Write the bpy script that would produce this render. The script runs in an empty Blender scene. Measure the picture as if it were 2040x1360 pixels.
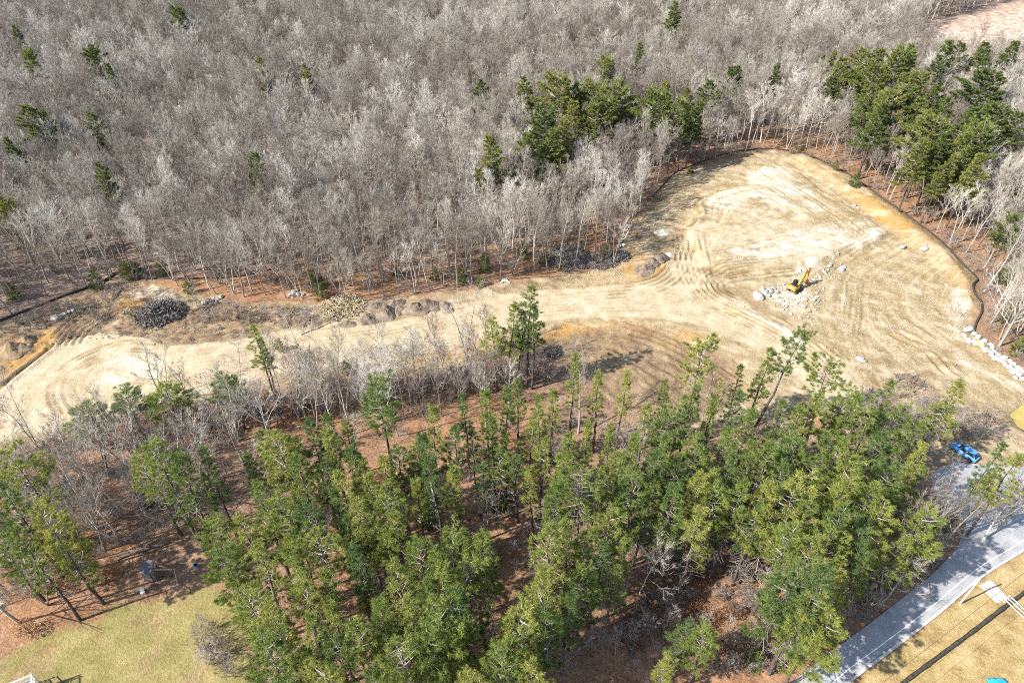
import bpy, math, random
import numpy as np
from mathutils import Vector, Matrix

# ------------------------------------------------------------------ camera, sky, sun, exposure
sc = bpy.context.scene
CAM_H, PITCH, FPX = 88.0, math.radians(40.0), 1360.0
SUN_EL, SHADOW_AZ = math.radians(41.0), math.radians(22.0)   # shadows run towards +x, a little +y

cam_d = bpy.data.cameras.new('camera'); cam = bpy.data.objects.new('camera', cam_d)
sc.collection.objects.link(cam); sc.camera = cam
cam.location = (0, 0, CAM_H); cam.rotation_euler = (math.pi/2 - PITCH, 0, 0)
cam_d.sensor_width = 36.0; cam_d.lens = 24.0; cam_d.clip_start = 0.5; cam_d.clip_end = 6000

world = bpy.data.worlds.new('World'); sc.world = world; world.use_nodes = True
wn = world.node_tree.nodes; wn.clear()
sky = wn.new('ShaderNodeTexSky'); sky.sky_type = 'NISHITA'; sky.sun_disc = False
sky.sun_elevation = SUN_EL
sky.sun_rotation = math.atan2(-math.cos(SHADOW_AZ), -math.sin(SHADOW_AZ))
bg = wn.new('ShaderNodeBackground'); bg.inputs[1].default_value = 0.13
wo = wn.new('ShaderNodeOutputWorld')
world.node_tree.links.new(sky.outputs[0], bg.inputs[0]); world.node_tree.links.new(bg.outputs[0], wo.inputs[0])

sun_d = bpy.data.lights.new('sun', 'SUN'); sun_d.energy = 4.9; sun_d.angle = math.radians(0.53)
sun_d.color = (1.0, 0.94, 0.85)
sun = bpy.data.objects.new('sun', sun_d); sc.collection.objects.link(sun)
ldir = Vector((math.cos(SUN_EL)*math.cos(SHADOW_AZ), math.cos(SUN_EL)*math.sin(SHADOW_AZ), -math.sin(SUN_EL)))
sun.rotation_euler = ldir.to_track_quat('-Z', 'Y').to_euler(); sun.location = (-60, 0, 120)

sc.view_settings.view_transform = 'Standard'; sc.view_settings.look = 'None'
sc.view_settings.gamma = 1.0; sc.view_settings.use_curve_mapping = False
sc.view_settings.exposure = 1.2
sc.cycles.max_bounces = 4; sc.cycles.diffuse_bounces = 3; sc.cycles.glossy_bounces = 2
sc.cycles.transmission_bounces = 2; sc.cycles.transparent_max_bounces = 4
sc.cycles.caustics_reflective = False; sc.cycles.caustics_refractive = False
sc.cycles.use_denoising = False
sc.cycles.filter_width = 0.95
sc.cycles.adaptive_threshold = 0.02

# ------------------------------------------------------------------ helpers
COL = sc.collection
CP, SP = math.cos(PITCH), math.sin(PITCH)

def at(u, v, z=0.0):
    """where the photograph's point (u, v) lies on the level z"""
    dx, dy = (u-1020)/FPX, (680-v)/FPX
    d = (dx, CP+dy*SP, -SP+dy*CP); t = (z-CAM_H)/d[2]
    return (d[0]*t, d[1]*t)

def proj(x, y, z):
    dz = z-CAM_H; dep = y*CP-dz*SP
    return 1020+FPX*x/dep, 680-FPX*(y*SP+dz*CP)/dep, dep

def pts(lst, z=0.0): return np.array([at(u, v, z) for u, v in lst])

def catmull(p, step=0.5):
    p = np.asarray(p, float); out = []
    q = np.vstack([2*p[0]-p[1], p, 2*p[-1]-p[-2]])
    for i in range(1, len(q)-2):
        n = max(2, int(np.linalg.norm(q[i+1]-q[i])/step))
        t = np.linspace(0, 1, n, endpoint=False)[:, None]
        a, b, c, d = q[i-1], q[i], q[i+1], q[i+2]
        out.append(0.5*((2*b)+(-a+c)*t+(2*a-5*b+4*c-d)*t**2+(-a+3*b-3*c+d)*t**3))
    out.append(p[-1:]); return np.vstack(out)

class MB:
    def __init__(self): self.v = []; self.f = []; self.m = []
    def add(self, vs, fs, mi=0):
        b = len(self.v); self.v.extend([tuple(map(float, q)) for q in vs])
        self.f.extend([tuple(b+i for i in f) for f in fs]); self.m.extend([mi]*len(fs)); return self
    def box(self, c, s, rz=0.0, mi=0, taper=1.0, ry=0.0):
        hx, hy, hz = s[0]/2, s[1]/2, s[2]/2
        M = Matrix.Translation(c) @ Matrix.Rotation(rz, 4, 'Z') @ Matrix.Rotation(ry, 4, 'Y')
        vs = [M @ Vector((x*hx*(taper if z > 0 else 1), y*hy*(taper if z > 0 else 1), z*hz)) for z in (-1, 1) for y in (-1, 1) for x in (-1, 1)]
        return self.add(vs, [(0, 2, 3, 1), (4, 5, 7, 6), (0, 1, 5, 4), (2, 6, 7, 3), (0, 4, 6, 2), (1, 3, 7, 5)], mi)
    def beam(self, a, b, w, h, mi=0, w2=None, h2=None):
        a, b = Vector(a), Vector(b); d = (b-a).normalized()
        s = d.cross(Vector((0, 0, 1)))
        s = s.normalized() if s.length > 1e-4 else Vector((1, 0, 0)); u = s.cross(d)
        w2 = w if w2 is None else w2; h2 = h if h2 is None else h2
        vs = []
        for p, ww, hh in ((a, w, h), (b, w2, h2)):
            for x, y in ((-1, -1), (1, -1), (1, 1), (-1, 1)): vs.append(p+s*(x*ww/2)+u*(y*hh/2))
        return self.add(vs, [(3, 2, 1, 0), (4, 5, 6, 7), (0, 1, 5, 4), (1, 2, 6, 5), (2, 3, 7, 6), (3, 0, 4, 7)], mi)
    def tube(self, path, radii, n=6, mi=0, cap=True):
        path = [Vector(p) for p in path]; b = len(self.v); k = len(path)
        ref = Vector((0.31, 0.87, 0.38))
        for i, p in enumerate(path):
            d = (path[min(i+1, k-1)]-path[max(i-1, 0)])
            d = d.normalized() if d.length > 1e-6 else Vector((0, 0, 1))
            s = d.cross(ref)
            if s.length < 0.1: s = d.cross(Vector((1, 0, 0)))
            s.normalize(); u = d.cross(s); r = radii[i] if hasattr(radii, '__len__') else radii
            for j in range(n):
                a = 2*math.pi*j/n; q = p+s*(math.cos(a)*r)+u*(math.sin(a)*r); self.v.append((q.x, q.y, q.z))
        for i in range(k-1):
            for j in range(n):
                j2 = (j+1) % n
                self.f.append((b+i*n+j, b+i*n+j2, b+(i+1)*n+j2, b+(i+1)*n+j)); self.m.append(mi)
        if cap and n > 3:
            self.f.append(tuple(b+j for j in range(n-1, -1, -1))); self.f.append(tuple(b+(k-1)*n+j for j in range(n))); self.m.extend([mi, mi])
        return self
    def lathe(self, c, axis, prof, n=12, mi=0):
        ax = Vector(axis).normalized(); c = Vector(c)
        return self.tube([c+ax*h for h, r in prof], [max(r, 1e-3) for h, r in prof], n, mi)
    def mesh(self, name, mats, smooth=False):
        me = bpy.data.meshes.new(name); me.from_pydata(self.v, [], self.f)
        for m in (mats if isinstance(mats, (list, tuple)) else [mats]): me.materials.append(m)
        if len(self.m) == len(me.polygons) and any(self.m): me.polygons.foreach_set('material_index', self.m)
        if smooth: me.polygons.foreach_set('use_smooth', [True]*len(me.polygons))
        me.update(); return me
    def build(self, name, mats, parent=None, smooth=False, loc=None):
        return link(name, self.mesh(name, mats, smooth), parent, loc)

def link(name, me, parent=None, loc=None):
    o = bpy.data.objects.new(name, me); COL.objects.link(o)
    if parent is not None: o.parent = parent
    if loc is not None: o.location = loc
    return o
def tag(o, label=None, cat=None, group=None, kind=None):
    for k, v in (('label', label), ('category', cat), ('group', group), ('kind', kind)):
        if v: o[k] = v
    return o
def empty(name, loc=(0, 0, 0), rz=0.0):
    o = bpy.data.objects.new(name, None); COL.objects.link(o); o.location = loc; o.rotation_euler = (0, 0, rz)
    o.empty_display_size = 0.5; return o
def np_mesh(name, v, f, mats, smooth=False):
    """triangle or quad mesh from arrays"""
    v = np.asarray(v, np.float32); f = np.asarray(f, np.int32); k = f.shape[1]
    me = bpy.data.meshes.new(name); me.vertices.add(len(v)); me.vertices.foreach_set('co', v.ravel())
    me.loops.add(f.size); me.loops.foreach_set('vertex_index', f.ravel())
    me.polygons.add(len(f)); me.polygons.foreach_set('loop_start', np.arange(0, f.size, k, dtype=np.int32))
    if smooth: me.polygons.foreach_set('use_smooth', np.ones(len(f), bool))
    for m in (mats if isinstance(mats, (list, tuple)) else [mats]): me.materials.append(m)
    me.update(calc_edges=True); me.validate(); return me

# ------------------------------------------------------------------ materials
def srgb(r, g, b):
    f = lambda c: (c/255/12.92) if c/255 <= 0.04045 else ((c/255+0.055)/1.055)**2.4
    return (f(r), f(g), f(b), 1.0)
class NT:
    def __init__(self, name):
        self.m = bpy.data.materials.new(name); self.m.use_nodes = True
        self.t = self.m.node_tree; self.n = self.t.nodes; self.l = self.t.links
        self.b = self.n['Principled BSDF']; self.out = self.n['Material Output']
        self.b.inputs['Specular IOR Level'].default_value = 0.25
    def new(self, typ, **kw):
        q = self.n.new(typ)
        for k, v in kw.items(): setattr(q, k, v)
        return q
    def put(self, sock, v):
        if hasattr(v, 'is_output'): self.l.new(v, sock)
        else: sock.default_value = v
    def coord(self, kind='Object'): return self.new('ShaderNodeTexCoord').outputs[kind]
    def pos(self): return self.new('ShaderNodeNewGeometry').outputs['Position']
    def noise(self, vec, scale, detail=4, rough=0.6):
        q = self.new('ShaderNodeTexNoise'); self.put(q.inputs['Vector'], vec)
        q.inputs['Scale'].default_value = scale; q.inputs['Detail'].default_value = detail; q.inputs['Roughness'].default_value = rough
        return q.outputs['Fac']
    def ramp(self, fac, stops):
        q = self.new('ShaderNodeValToRGB'); self.put(q.inputs[0], fac); e = q.color_ramp.elements
        while len(e) < len(stops): e.new(0.5)
        for i, (p, c) in enumerate(stops): e[i].position = p; e[i].color = c if len(c) == 4 else (*c, 1)
        return q.outputs[0]
    def mix(self, fac, a, b, mode='MIX'):
        q = self.new('ShaderNodeMix', data_type='RGBA', blend_type=mode)
        self.put(q.inputs['Factor'], fac); self.put(q.inputs['A'], a); self.put(q.inputs['B'], b)
        return q.outputs['Result']
    def math(self, op, a, b=0.0, clamp=False):
        q = self.new('ShaderNodeMath', operation=op, use_clamp=clamp); self.put(q.inputs[0], a); self.put(q.inputs[1], b); return q.outputs[0]
    def attr(self, name): return self.new('ShaderNodeAttribute', attribute_name=name).outputs['Fac']
    def bump(self, h, strength=0.5, dist=0.1):
        q = self.new('ShaderNodeBump'); q.inputs['Strength'].default_value = strength; q.inputs['Distance'].default_value = dist
        self.put(q.inputs['Height'], h); self.l.new(q.outputs[0], self.b.inputs['Normal'])
    def color(self, c, rough=0.85): self.put(self.b.inputs['Base Color'], c); self.b.inputs['Roughness'].default_value = rough; return self

def varied(name, c1, c2, scale=3.0, rough=0.8, bump=0.0, obj=0.0, metal=0.0, detail=2, lo=0.3, hi=0.7):
    if rough >= 0.75: c1, c2 = tuple(x*0.75 for x in c1), tuple(x*0.75 for x in c2)
    n = NT(name); f = n.noise(n.coord(), scale, detail)
    c = n.ramp(f, [(lo, c1), (hi, c2)])
    if obj:
        r = n.new('ShaderNodeObjectInfo').outputs['Random']
        if 'grey_' in name:
            t = n.attr('tone'); r = n.math('MAXIMUM', t, n.math('MULTIPLY', r, n.math('LESS_THAN', t, 0.001)))
            r = n.math('ADD', r, n.math('MULTIPLY_ADD', n.noise(n.pos(), 0.035, 2), 1.7), True); r.node.inputs[1].links[0].from_node.inputs[2].default_value = -0.85
            c = n.mix(0.62, c, n.ramp(r, [(0.0, (0.215, 0.17, 0.135)), (0.3, (0.285, 0.25, 0.205)), (0.7, (0.36, 0.33, 0.28)), (1.0, (0.52, 0.49, 0.44))]))
        v = n.math('MULTIPLY_ADD', r, obj); v.node.inputs[2].default_value = 1-obj/2
        h = n.new('ShaderNodeHueSaturation'); n.put(h.inputs['Value'], v); n.put(h.inputs['Color'], c); c = h.outputs[0]
    n.color(c, rough); n.b.inputs['Metallic'].default_value = metal
    if bump: n.bump(f, bump, 0.05)
    return n.m

def needle_material(name, a, b, c):
    n = NT(name); r = n.new('ShaderNodeObjectInfo').outputs['Random']
    col = n.ramp(r, [(0.0, a), (0.5, b), (1.0, c)])
    f = n.noise(n.coord(), 1.1, 1)
    v = n.ramp(f, [(0.3, (0.62, 0.66, 0.6)), (0.7, (1.32, 1.24, 1.1))])
    col = n.mix(1.0, col, v, 'MULTIPLY')
    n.color(col, 0.55); n.b.inputs['Specular IOR Level'].default_value = 0.35
    tr = n.new('ShaderNodeBsdfTranslucent'); n.put(tr.inputs[0], n.mix(1.0, col, (1.25, 1.15, 0.6, 1), 'MULTIPLY'))
    ms = n.new('ShaderNodeMixShader'); ms.inputs[0].default_value = 0.34
    n.l.new(n.b.outputs[0], ms.inputs[1]); n.l.new(tr.outputs[0], ms.inputs[2]); n.l.new(ms.outputs[0], n.out.inputs[0])
    return n.m

M = {}
M['needle'] = needle_material('pine_needles', (0.10, 0.165, 0.058, 1), (0.185, 0.24, 0.058, 1), (0.29, 0.31, 0.085, 1))
M['needle_far'] = needle_material('pine_needles_dark', (0.10, 0.14, 0.045, 1), (0.16, 0.195, 0.055, 1), (0.23, 0.24, 0.075, 1))
M['hemlock'] = needle_material('laurel_leaves', (0.10, 0.15, 0.045, 1), (0.14, 0.185, 0.05, 1), (0.20, 0.22, 0.07, 1))
M['dry_leaf'] = needle_material('dry_beech_leaves', (0.16, 0.075, 0.04, 1), (0.20, 0.10, 0.05, 1), (0.26, 0.15, 0.08, 1))
M['pine_bark'] = varied('pine_bark', (0.07, 0.055, 0.045), (0.15, 0.12, 0.1), 2.5, 0.9, 0.6, 0.4)
M['pine_limb'] = varied('pine_limb', (0.22, 0.19, 0.165), (0.42, 0.38, 0.34), 2.0, 0.9, 0.0, 0.3)
M['bark'] = varied('grey_bark', (0.26, 0.235, 0.20), (0.50, 0.46, 0.40), 1.2, 0.9, 0.4, 0.5)
M['twig'] = varied('grey_twigs', (0.32, 0.288, 0.24), (0.50, 0.458, 0.395), 0.7, 0.9, 0.0, 0.5)
M['brush'] = varied('brush_twigs', (0.24, 0.20, 0.17), (0.44, 0.385, 0.34), 1.5, 0.9, 0.0, 0.5)
M['boulder'] = varied('pale_granite', (0.28, 0.26, 0.23), (0.62, 0.585, 0.53), 1.6, 0.85, 0.7, 0.25)
M['boulder_tan'] = varied('iron_stained_granite', (0.45, 0.33, 0.17), (0.62, 0.50, 0.30), 1.6, 0.85, 0.7)
M['soil'] = varied('dark_topsoil', (0.11, 0.08, 0.06), (0.33, 0.265, 0.20), 1.2, 0.95, 1.0, 0.3)
M['soil_tan'] = varied('tan_soil', (0.22, 0.155, 0.085), (0.38, 0.29, 0.18), 2.0, 0.95, 1.0, 0.2)
M['soil_white'] = varied('white_sand', (0.52, 0.48, 0.41), (0.68, 0.64, 0.56), 2.0, 0.95, 0.8)
M['stump'] = varied('stump_wood', (0.07, 0.058, 0.05), (0.30, 0.27, 0.24), 2.0, 0.95, 0.5, 0.0)
M['slash'] = varied('fresh_cut_slash', (0.42, 0.33, 0.19), (0.62, 0.53, 0.36), 1.5, 0.9, 0.0)
M['sock'] = varied('black_silt_sock', (0.02, 0.018, 0.016), (0.10, 0.085, 0.07), 4, 0.75, 0.4)
M['yellow'] = varied('excavator_yellow', (0.36, 0.18, 0.02), (0.58, 0.29, 0.02), 1.5, 0.5, 0.0)
M['black'] = varied('black_steel', (0.01, 0.01, 0.011), (0.035, 0.033, 0.032), 3, 0.55)
M['steel'] = varied('worn_steel', (0.18, 0.17, 0.16), (0.34, 0.32, 0.3), 4, 0.4, 0, 0, 0.7)
M['bucket'] = varied('rusty_bucket_steel', (0.28, 0.10, 0.03), (0.42, 0.19, 0.06), 3, 0.7)
M['track'] = varied('muddy_track', (0.06, 0.05, 0.04), (0.2, 0.16, 0.11), 3, 0.9)
M['glass'] = varied('dark_glass', (0.015, 0.02, 0.025), (0.03, 0.035, 0.04), 1, 0.08)
M['white'] = varied('white_paint', (0.68, 0.68, 0.66), (0.82, 0.82, 0.8), 2, 0.6)
M['white_board'] = varied('weathered_white_boards', (0.45, 0.44, 0.42), (0.68, 0.67, 0.65), 3, 0.75)
M['carblue'] = varied('blue_car_paint', (0.08, 0.27, 0.56), (0.10, 0.30, 0.62), 0.8, 0.25)
M['tyre'] = varied('tyre_rubber', (0.012, 0.012, 0.012), (0.03, 0.03, 0.03), 4, 0.85)
M['wood_grey'] = varied('weathered_wood', (0.16, 0.13, 0.11), (0.32, 0.28, 0.24), 3, 0.85, 0.4)
M['shingle'] = varied('dark_shingle', (0.10, 0.095, 0.1), (0.2, 0.19, 0.2), 4, 0.9, 0.4)
M['wood_tan'] = varied('tan_timber', (0.3, 0.22, 0.14), (0.45, 0.36, 0.24), 3, 0.8)
M['log'] = varied('fallen_log', (0.12, 0.1, 0.085), (0.26, 0.22, 0.19), 2, 0.9, 0.5)
M['blue'] = varied('blue_plastic', (0.02, 0.28, 0.5), (0.04, 0.36, 0.6), 2, 0.4)
M['wire'] = varied('wire', (0.05, 0.05, 0.045), (0.08, 0.08, 0.07), 2, 0.6)
M['rubble'] = varied('pale_rubble', (0.34, 0.30, 0.24), (0.62, 0.57, 0.49), 0.6, 0.9, 0.0)

def terrain_material():
    n = NT('terrain'); p = n.pos()
    big = n.noise(p, 0.06, 2); mid = n.noise(p, 0.35, 3, 0.65); fine = n.noise(p, 2.2, 4, 0.75)
    def vary(c, amt, f=fine):
        lo = tuple(x*(1-amt) for x in c[:3]); hi = tuple(min(1, x*(1+amt)) for x in c[:3])
        return n.ramp(f, [(0.3, lo), (0.7, hi)])
    litter = n.ramp(n.math('ADD', n.math('MULTIPLY', fine, 0.6), n.math('MULTIPLY', mid, 0.4)),
                    [(0.33, (0.13, 0.072, 0.044)), (0.46, (0.28, 0.152, 0.082)), (0.57, (0.40, 0.235, 0.135)), (0.69, (0.48, 0.355, 0.245))])
    greyl = n.ramp(fine, [(0.32, (0.13, 0.10, 0.078)), (0.5, (0.25, 0.20, 0.16)), (0.68, (0.38, 0.32, 0.26))])
    col = n.mix(n.attr('grey'), litter, greyl)
    tan = n.ramp(n.math('ADD', n.math('MULTIPLY', fine, 0.5), n.math('MULTIPLY', mid, 0.5)),
                 [(0.34, (0.25, 0.18, 0.095)), (0.50, (0.375, 0.29, 0.165)), (0.64, (0.50, 0.41, 0.27))])
    col = n.mix(n.attr('tan'), col, tan)
    brown = n.ramp(n.math('ADD', n.math('MULTIPLY', fine, 0.6), n.math('MULTIPLY', mid, 0.4)),
                   [(0.35, (0.15, 0.10, 0.065)), (0.5, (0.26, 0.18, 0.11)), (0.65, (0.38, 0.285, 0.18))])
    col = n.mix(n.attr('brown'), col, brown)
    col = n.mix(n.attr('orange'), col, vary((0.44, 0.25, 0.075), 0.3))
    sand = n.ramp(n.math('ADD', n.math('MULTIPLY', fine, 0.35), n.math('MULTIPLY', mid, 0.65)),
                  [(0.34, (0.42, 0.33, 0.20)), (0.52, (0.55, 0.46, 0.31)), (0.66, (0.66, 0.58, 0.44))])
    col = n.mix(n.attr('sand'), col, sand)
    col = n.mix(n.attr('white'), col, vary((0.66, 0.605, 0.50), 0.14))
    col = n.mix(n.attr('rut'), col, n.mix(1.0, col, (0.55, 0.50, 0.38, 1), 'MULTIPLY'))
    grass = n.ramp(n.math('ADD', n.math('MULTIPLY', fine, 0.4), n.math('ADD', n.math('MULTIPLY', big, 0.3), n.math('MULTIPLY', mid, 0.3))),
                   [(0.36, (0.17, 0.16, 0.055)), (0.5, (0.29, 0.25, 0.095)), (0.63, (0.44, 0.355, 0.18))])
    col = n.mix(n.attr('grass'), col, grass)
    straw = n.ramp(n.math('ADD', n.math('MULTIPLY', fine, 0.4), n.math('MULTIPLY', mid, 0.6)),
                   [(0.35, (0.26, 0.17, 0.07)), (0.5, (0.42, 0.31, 0.14)), (0.65, (0.54, 0.43, 0.23))])
    col = n.mix(n.attr('straw'), col, straw)
    marsh = n.ramp(mid, [(0.35, (0.34, 0.21, 0.15)), (0.5, (0.56, 0.41, 0.31)), (0.65, (0.72, 0.60, 0.48))])
    col = n.mix(n.attr('marsh'), col, marsh)
    col = n.mix(1.0, col, (0.74, 0.74, 0.74, 1), 'MULTIPLY')
    n.color(col, 0.95); n.b.inputs['Specular IOR Level'].default_value = 0.1
    n.bump(n.noise(p, 3.2, 3, 0.75), 0.8, 0.2)
    return n.m
M['terrain'] = terrain_material()

def asphalt_material():
    n = NT('old_asphalt'); p = n.pos()
    f = n.noise(p, 0.5, 4); g = n.noise(p, 9, 4, 0.7)
    c = n.ramp(n.math('ADD', n.math('MULTIPLY', f, 0.7), n.math('MULTIPLY', g, 0.3)), [(0.35, (0.22, 0.225, 0.23)), (0.65, (0.33, 0.335, 0.34))])
    n.color(c, 0.85); n.bump(g, 0.3, 0.02); return n.m
M['asphalt'] = asphalt_material()
n = NT('muddy_pond_water'); n.color(n.ramp(n.noise(n.pos(), 0.5, 3), [(0.3, (0.30, 0.235, 0.07)), (0.7, (0.36, 0.29, 0.10))]), 0.12); M['water'] = n.m

# ------------------------------------------------------------------ terrain: outlines of the place on the ground
rng = np.random.default_rng(7)
_lat = {}
def vnoise(X, Y, size, seed):
    N = 257
    if seed not in _lat: _lat[seed] = np.random.default_rng(seed).random((N, N))
    g = _lat[seed]
    x, y = X/size+1000.37, Y/size+1000.73
    xi, yi = np.floor(x).astype(int), np.floor(y).astype(int); fx, fy = x-xi, y-yi
    fx, fy = fx*fx*(3-2*fx), fy*fy*(3-2*fy); a, b, c, d = xi % N, (xi+1) % N, yi % N, (yi+1) % N
    return (g[a, c]*(1-fx)+g[b, c]*fx)*(1-fy)+(g[a, d]*(1-fx)+g[b, d]*fx)*fy
def fbm(X, Y, size, seed, octv=3):
    return sum(vnoise(X, Y, size/2**i, seed+i)*0.5**i for i in range(octv))/sum(0.5**i for i in range(octv))
def sdist(X, Y, poly):
    """signed distance to a closed outline, positive inside"""
    inside = np.zeros(X.shape, bool); d2 = np.full(X.shape, 1e12)
    for (x1, y1), (x2, y2) in zip(poly, np.roll(poly, -1, 0)):
        ex, ey = x2-x1, y2-y1; L = ex*ex+ey*ey+1e-9
        t = np.clip(((X-x1)*ex+(Y-y1)*ey)/L, 0, 1)
        d2 = np.minimum(d2, (X-x1-t*ex)**2+(Y-y1-t*ey)**2)
        if abs(ey) > 1e-9: inside ^= ((y1 > Y) != (y2 > Y)) & (X < (Y-y1)*ex/ey+x1)
    d = np.sqrt(d2); return np.where(inside, d, -d)
def sstep(a, b, x): t = np.clip((x-a)/(b-a), 0, 1); return t*t*(3-2*t)

OPEN = pts([(-300, 740), (-100, 690), (0, 648), (150, 588), (240, 556), (330, 572), (400, 588), (480, 598), (600, 602), (680, 606), (800, 594), (900, 580), (1000, 566), (1100, 548),
            (1230, 532), (1252, 480), (1270, 440), (1300, 400), (1350, 345), (1440, 318), (1540, 300), (1620, 312), (1700, 355), (1770, 405), (1850, 460), (1915, 520),
            (1940, 560), (1945, 610), (1935, 660), (2000, 712), (2060, 750), (2300, 880), (2300, 1010), (2060, 945), (1950, 930), (1860, 905), (1760, 860), (1690, 820),
            (1600, 812), (1500, 840), (1400, 850), (1300, 850), (1230, 800), (1180, 760), (1120, 700), (1060, 668), (960, 715), (870, 740), (700, 752), (560, 775), (430, 800), (300, 822),
            (150, 862), (0, 900), (-300, 1000)])
ROAD = pts([(-250, 900), (-100, 800), (0, 778), (50, 738), (110, 690), (200, 664), (290, 674), (345, 690), (470, 680), (560, 657), (640, 655), (700, 645), (790, 636), (900, 606),
            (960, 595), (1080, 578), (1250, 566), (1310, 552), (1345, 520), (1365, 470), (1400, 470), (1395, 530), (1430, 580), (1500, 622), (1560, 655), (1630, 692), (1700, 740),
            (1760, 800), (1660, 830), (1610, 780), (1560, 722), (1480, 682), (1400, 648), (1300, 630), (1150, 632), (1060, 644), (960, 674), (870, 694), (780, 722), (640, 735),
            (560, 745), (500, 762), (400, 790), (260, 808), (150, 850), (0, 885), (-250, 970)])
PAD = pts([(1392, 402), (1430, 385), (1492, 368), (1520, 335), (1590, 345), (1640, 385), (1700, 420), (1770, 465), (1740, 490), (1640, 520), (1560, 535), (1450, 545), (1400, 530), (1368, 462), (1392, 432), (1386, 412)])
BROWN_L = pts([(-200, 740), (0, 655), (130, 610), (235, 562), (400, 590), (600, 606), (690, 612), (690, 645), (560, 655), (470, 680), (340, 690), (200, 664), (110, 690), (0, 775), (-200, 850)])
INFIELD = pts([(1065, 668), (1120, 655), (1200, 648), (1260, 645), (1330, 660), (1400, 690), (1470, 720), (1480, 790), (1400, 840), (1300, 840), (1230, 800), (1180, 760), (1110, 720)])
BANK = pts([(1600, 305), (1700, 350), (1800, 420), (1900, 500), (1950, 560), (1950, 620), (1920, 610), (1870, 530), (1780, 460), (1700, 400), (1620, 350), (1560, 315)])
LAWN = pts([(-260, 1400), (-150, 1340), (0, 1312), (60, 1288), (150, 1250), (230, 1205), (330, 1188), (420, 1172), (460, 1190), (480, 1260), (510, 1330), (540, 1500), (-260, 1600)])
VERGE = pts([(1690, 1368), (1766, 1306), (1867, 1228), (1955, 1153), (2045, 1096), (2200, 1000), (2400, 1100), (2300, 1700), (1500, 1700), (1560, 1450)])
MARSH = pts([(1825, 80), (1870, 48), (1940, 28), (2060, -5), (2400, -60), (2500, 150), (2060, 140), (1960, 138), (1880, 128), (1835, 110)])
POND = pts([(2014, 822), (2040, 802), (2110, 770), (2220, 800), (2220, 900), (2110, 885), (2060, 862), (2030, 845)])
ASPHALT = pts([(1470, 1430), (1572, 1362), (1664, 1292), (1732, 1242), (1850, 1150), (1905, 1095), (1925, 1045), (1885, 1012), (1855, 972), (1862, 938), (1900, 920), (1960, 926),
               (2045, 930), (2250, 900), (2330, 940), (2180, 1005), (2045, 1090), (1955, 1146), (1867, 1221), (1766, 1299), (1690, 1358), (1600, 1440)])
WHITES = [pts(q) for q in ([(1480, 340), (1560, 325), (1610, 375), (1660, 425), (1560, 430), (1480, 395)], [(1400, 400), (1480, 372), (1500, 410), (1420, 440)],
                           [(1440, 500), (1540, 470), (1700, 445), (1780, 465), (1700, 500), (1560, 520), (1460, 540)],
                           [(1505, 585), (1560, 560), (1600, 570), (1625, 590), (1610, 625), (1560, 610)], [(1560, 545), (1610, 520), (1660, 505), (1640, 535), (1600, 560)],
                           [(1885, 570), (1925, 580), (1930, 640), (1905, 680), (1890, 640)], [(1900, 690), (1960, 730), (2030, 770), (2000, 770), (1900, 720)],
                           [(200, 715), (300, 705), (340, 740), (300, 775), (200, 770)], [(250, 575), (350, 570), (370, 600), (290, 612)])]
ORANGES = [pts(q) for q in ([(560, 735), (700, 722), (860, 705), (960, 690), (980, 715), (860, 742), (700, 760), (560, 775)], [(1075, 660), (1130, 640), (1240, 640), (1150, 665), (1085, 680)],
                            [(1690, 385), (1740, 400), (1830, 460), (1800, 470), (1720, 425)], [(240, 598), (290, 590), (330, 640), (290, 648), (240, 640)], [(1350, 655), (1400, 665), (1395, 690), (1340, 672)],
                            [(1230, 500), (1340, 505), (1330, 545), (1240, 560)], [(0, 690), (100, 650), (120, 690), (20, 745)], [(1620, 785), (1680, 800), (1650, 850), (1600, 830)])]
GREY = pts([(-300, 760), (0, 650), (235, 556), (500, 552), (560, 480), (300, 420), (-300, 420)])

fx = np.arange(-124, 146, 0.33); fy = np.concatenate([np.arange(33, 72, 0.6), np.arange(72, 196, 0.33)])
grow = np.cumsum(np.minimum(0.6*1.13**np.arange(75), 120.0))
gx = np.concatenate([(-124-grow)[::-1], fx, fx[-1]+grow]); gy = np.concatenate([(33-grow)[::-1], fy, fy[-1]+grow])
X, Y = np.meshgrid(gx, gy, indexing='ij')
Z = (fbm(X, Y, 34, 11, 2)-0.5)*1.1 + (fbm(X, Y, 5, 21, 3)-0.5)*0.35
ed = (fbm(X, Y, 6, 31, 3)-0.5)*5.0; ed2 = (fbm(X, Y, 2.2, 36, 2)-0.5)*1.6
dO = sdist(X, Y, OPEN); dR = sdist(X, Y, ROAD); dP = sdist(X, Y, PAD); dB = sdist(X, Y, BROWN_L); dI = sdist(X, Y, INFIELD)
dK = sdist(X, Y, BANK); dL = sdist(X, Y, LAWN); dV = sdist(X, Y, VERGE); dM = sdist(X, Y, MARSH); dA = sdist(X, Y, ASPHALT); dW = sdist(X, Y, POND); dG = sdist(X, Y, GREY)
mk = {}
mk['grey'] = sstep(-3, 3, dG+ed)*0.8 + 0.35*sstep(0.45, 0.7, fbm(X, Y, 30, 77, 2))*(1-sstep(-3, 3, dG+ed))
mk['grey'] = np.maximum(mk['grey'], 0.8*sstep(7, 22, -dO)*(Y > 110))
mk['tan'] = sstep(-0.8, 0.8, dO+ed*0.5+ed2)
mk['brown'] = np.clip(np.maximum(sstep(-0.6, 1.2, dB+ed*0.5)*sstep(0.30, 0.50, fbm(X, Y, 9, 61, 3)+0.12), sstep(-1, 1, dI+ed*0.5)*0.95), 0, 1)
dS = sdist(X, Y, pts([(1690, 700), (1780, 650), (1900, 690), (1990, 770), (2060, 860), (1990, 900), (1860, 850), (1740, 820)]))
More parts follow.
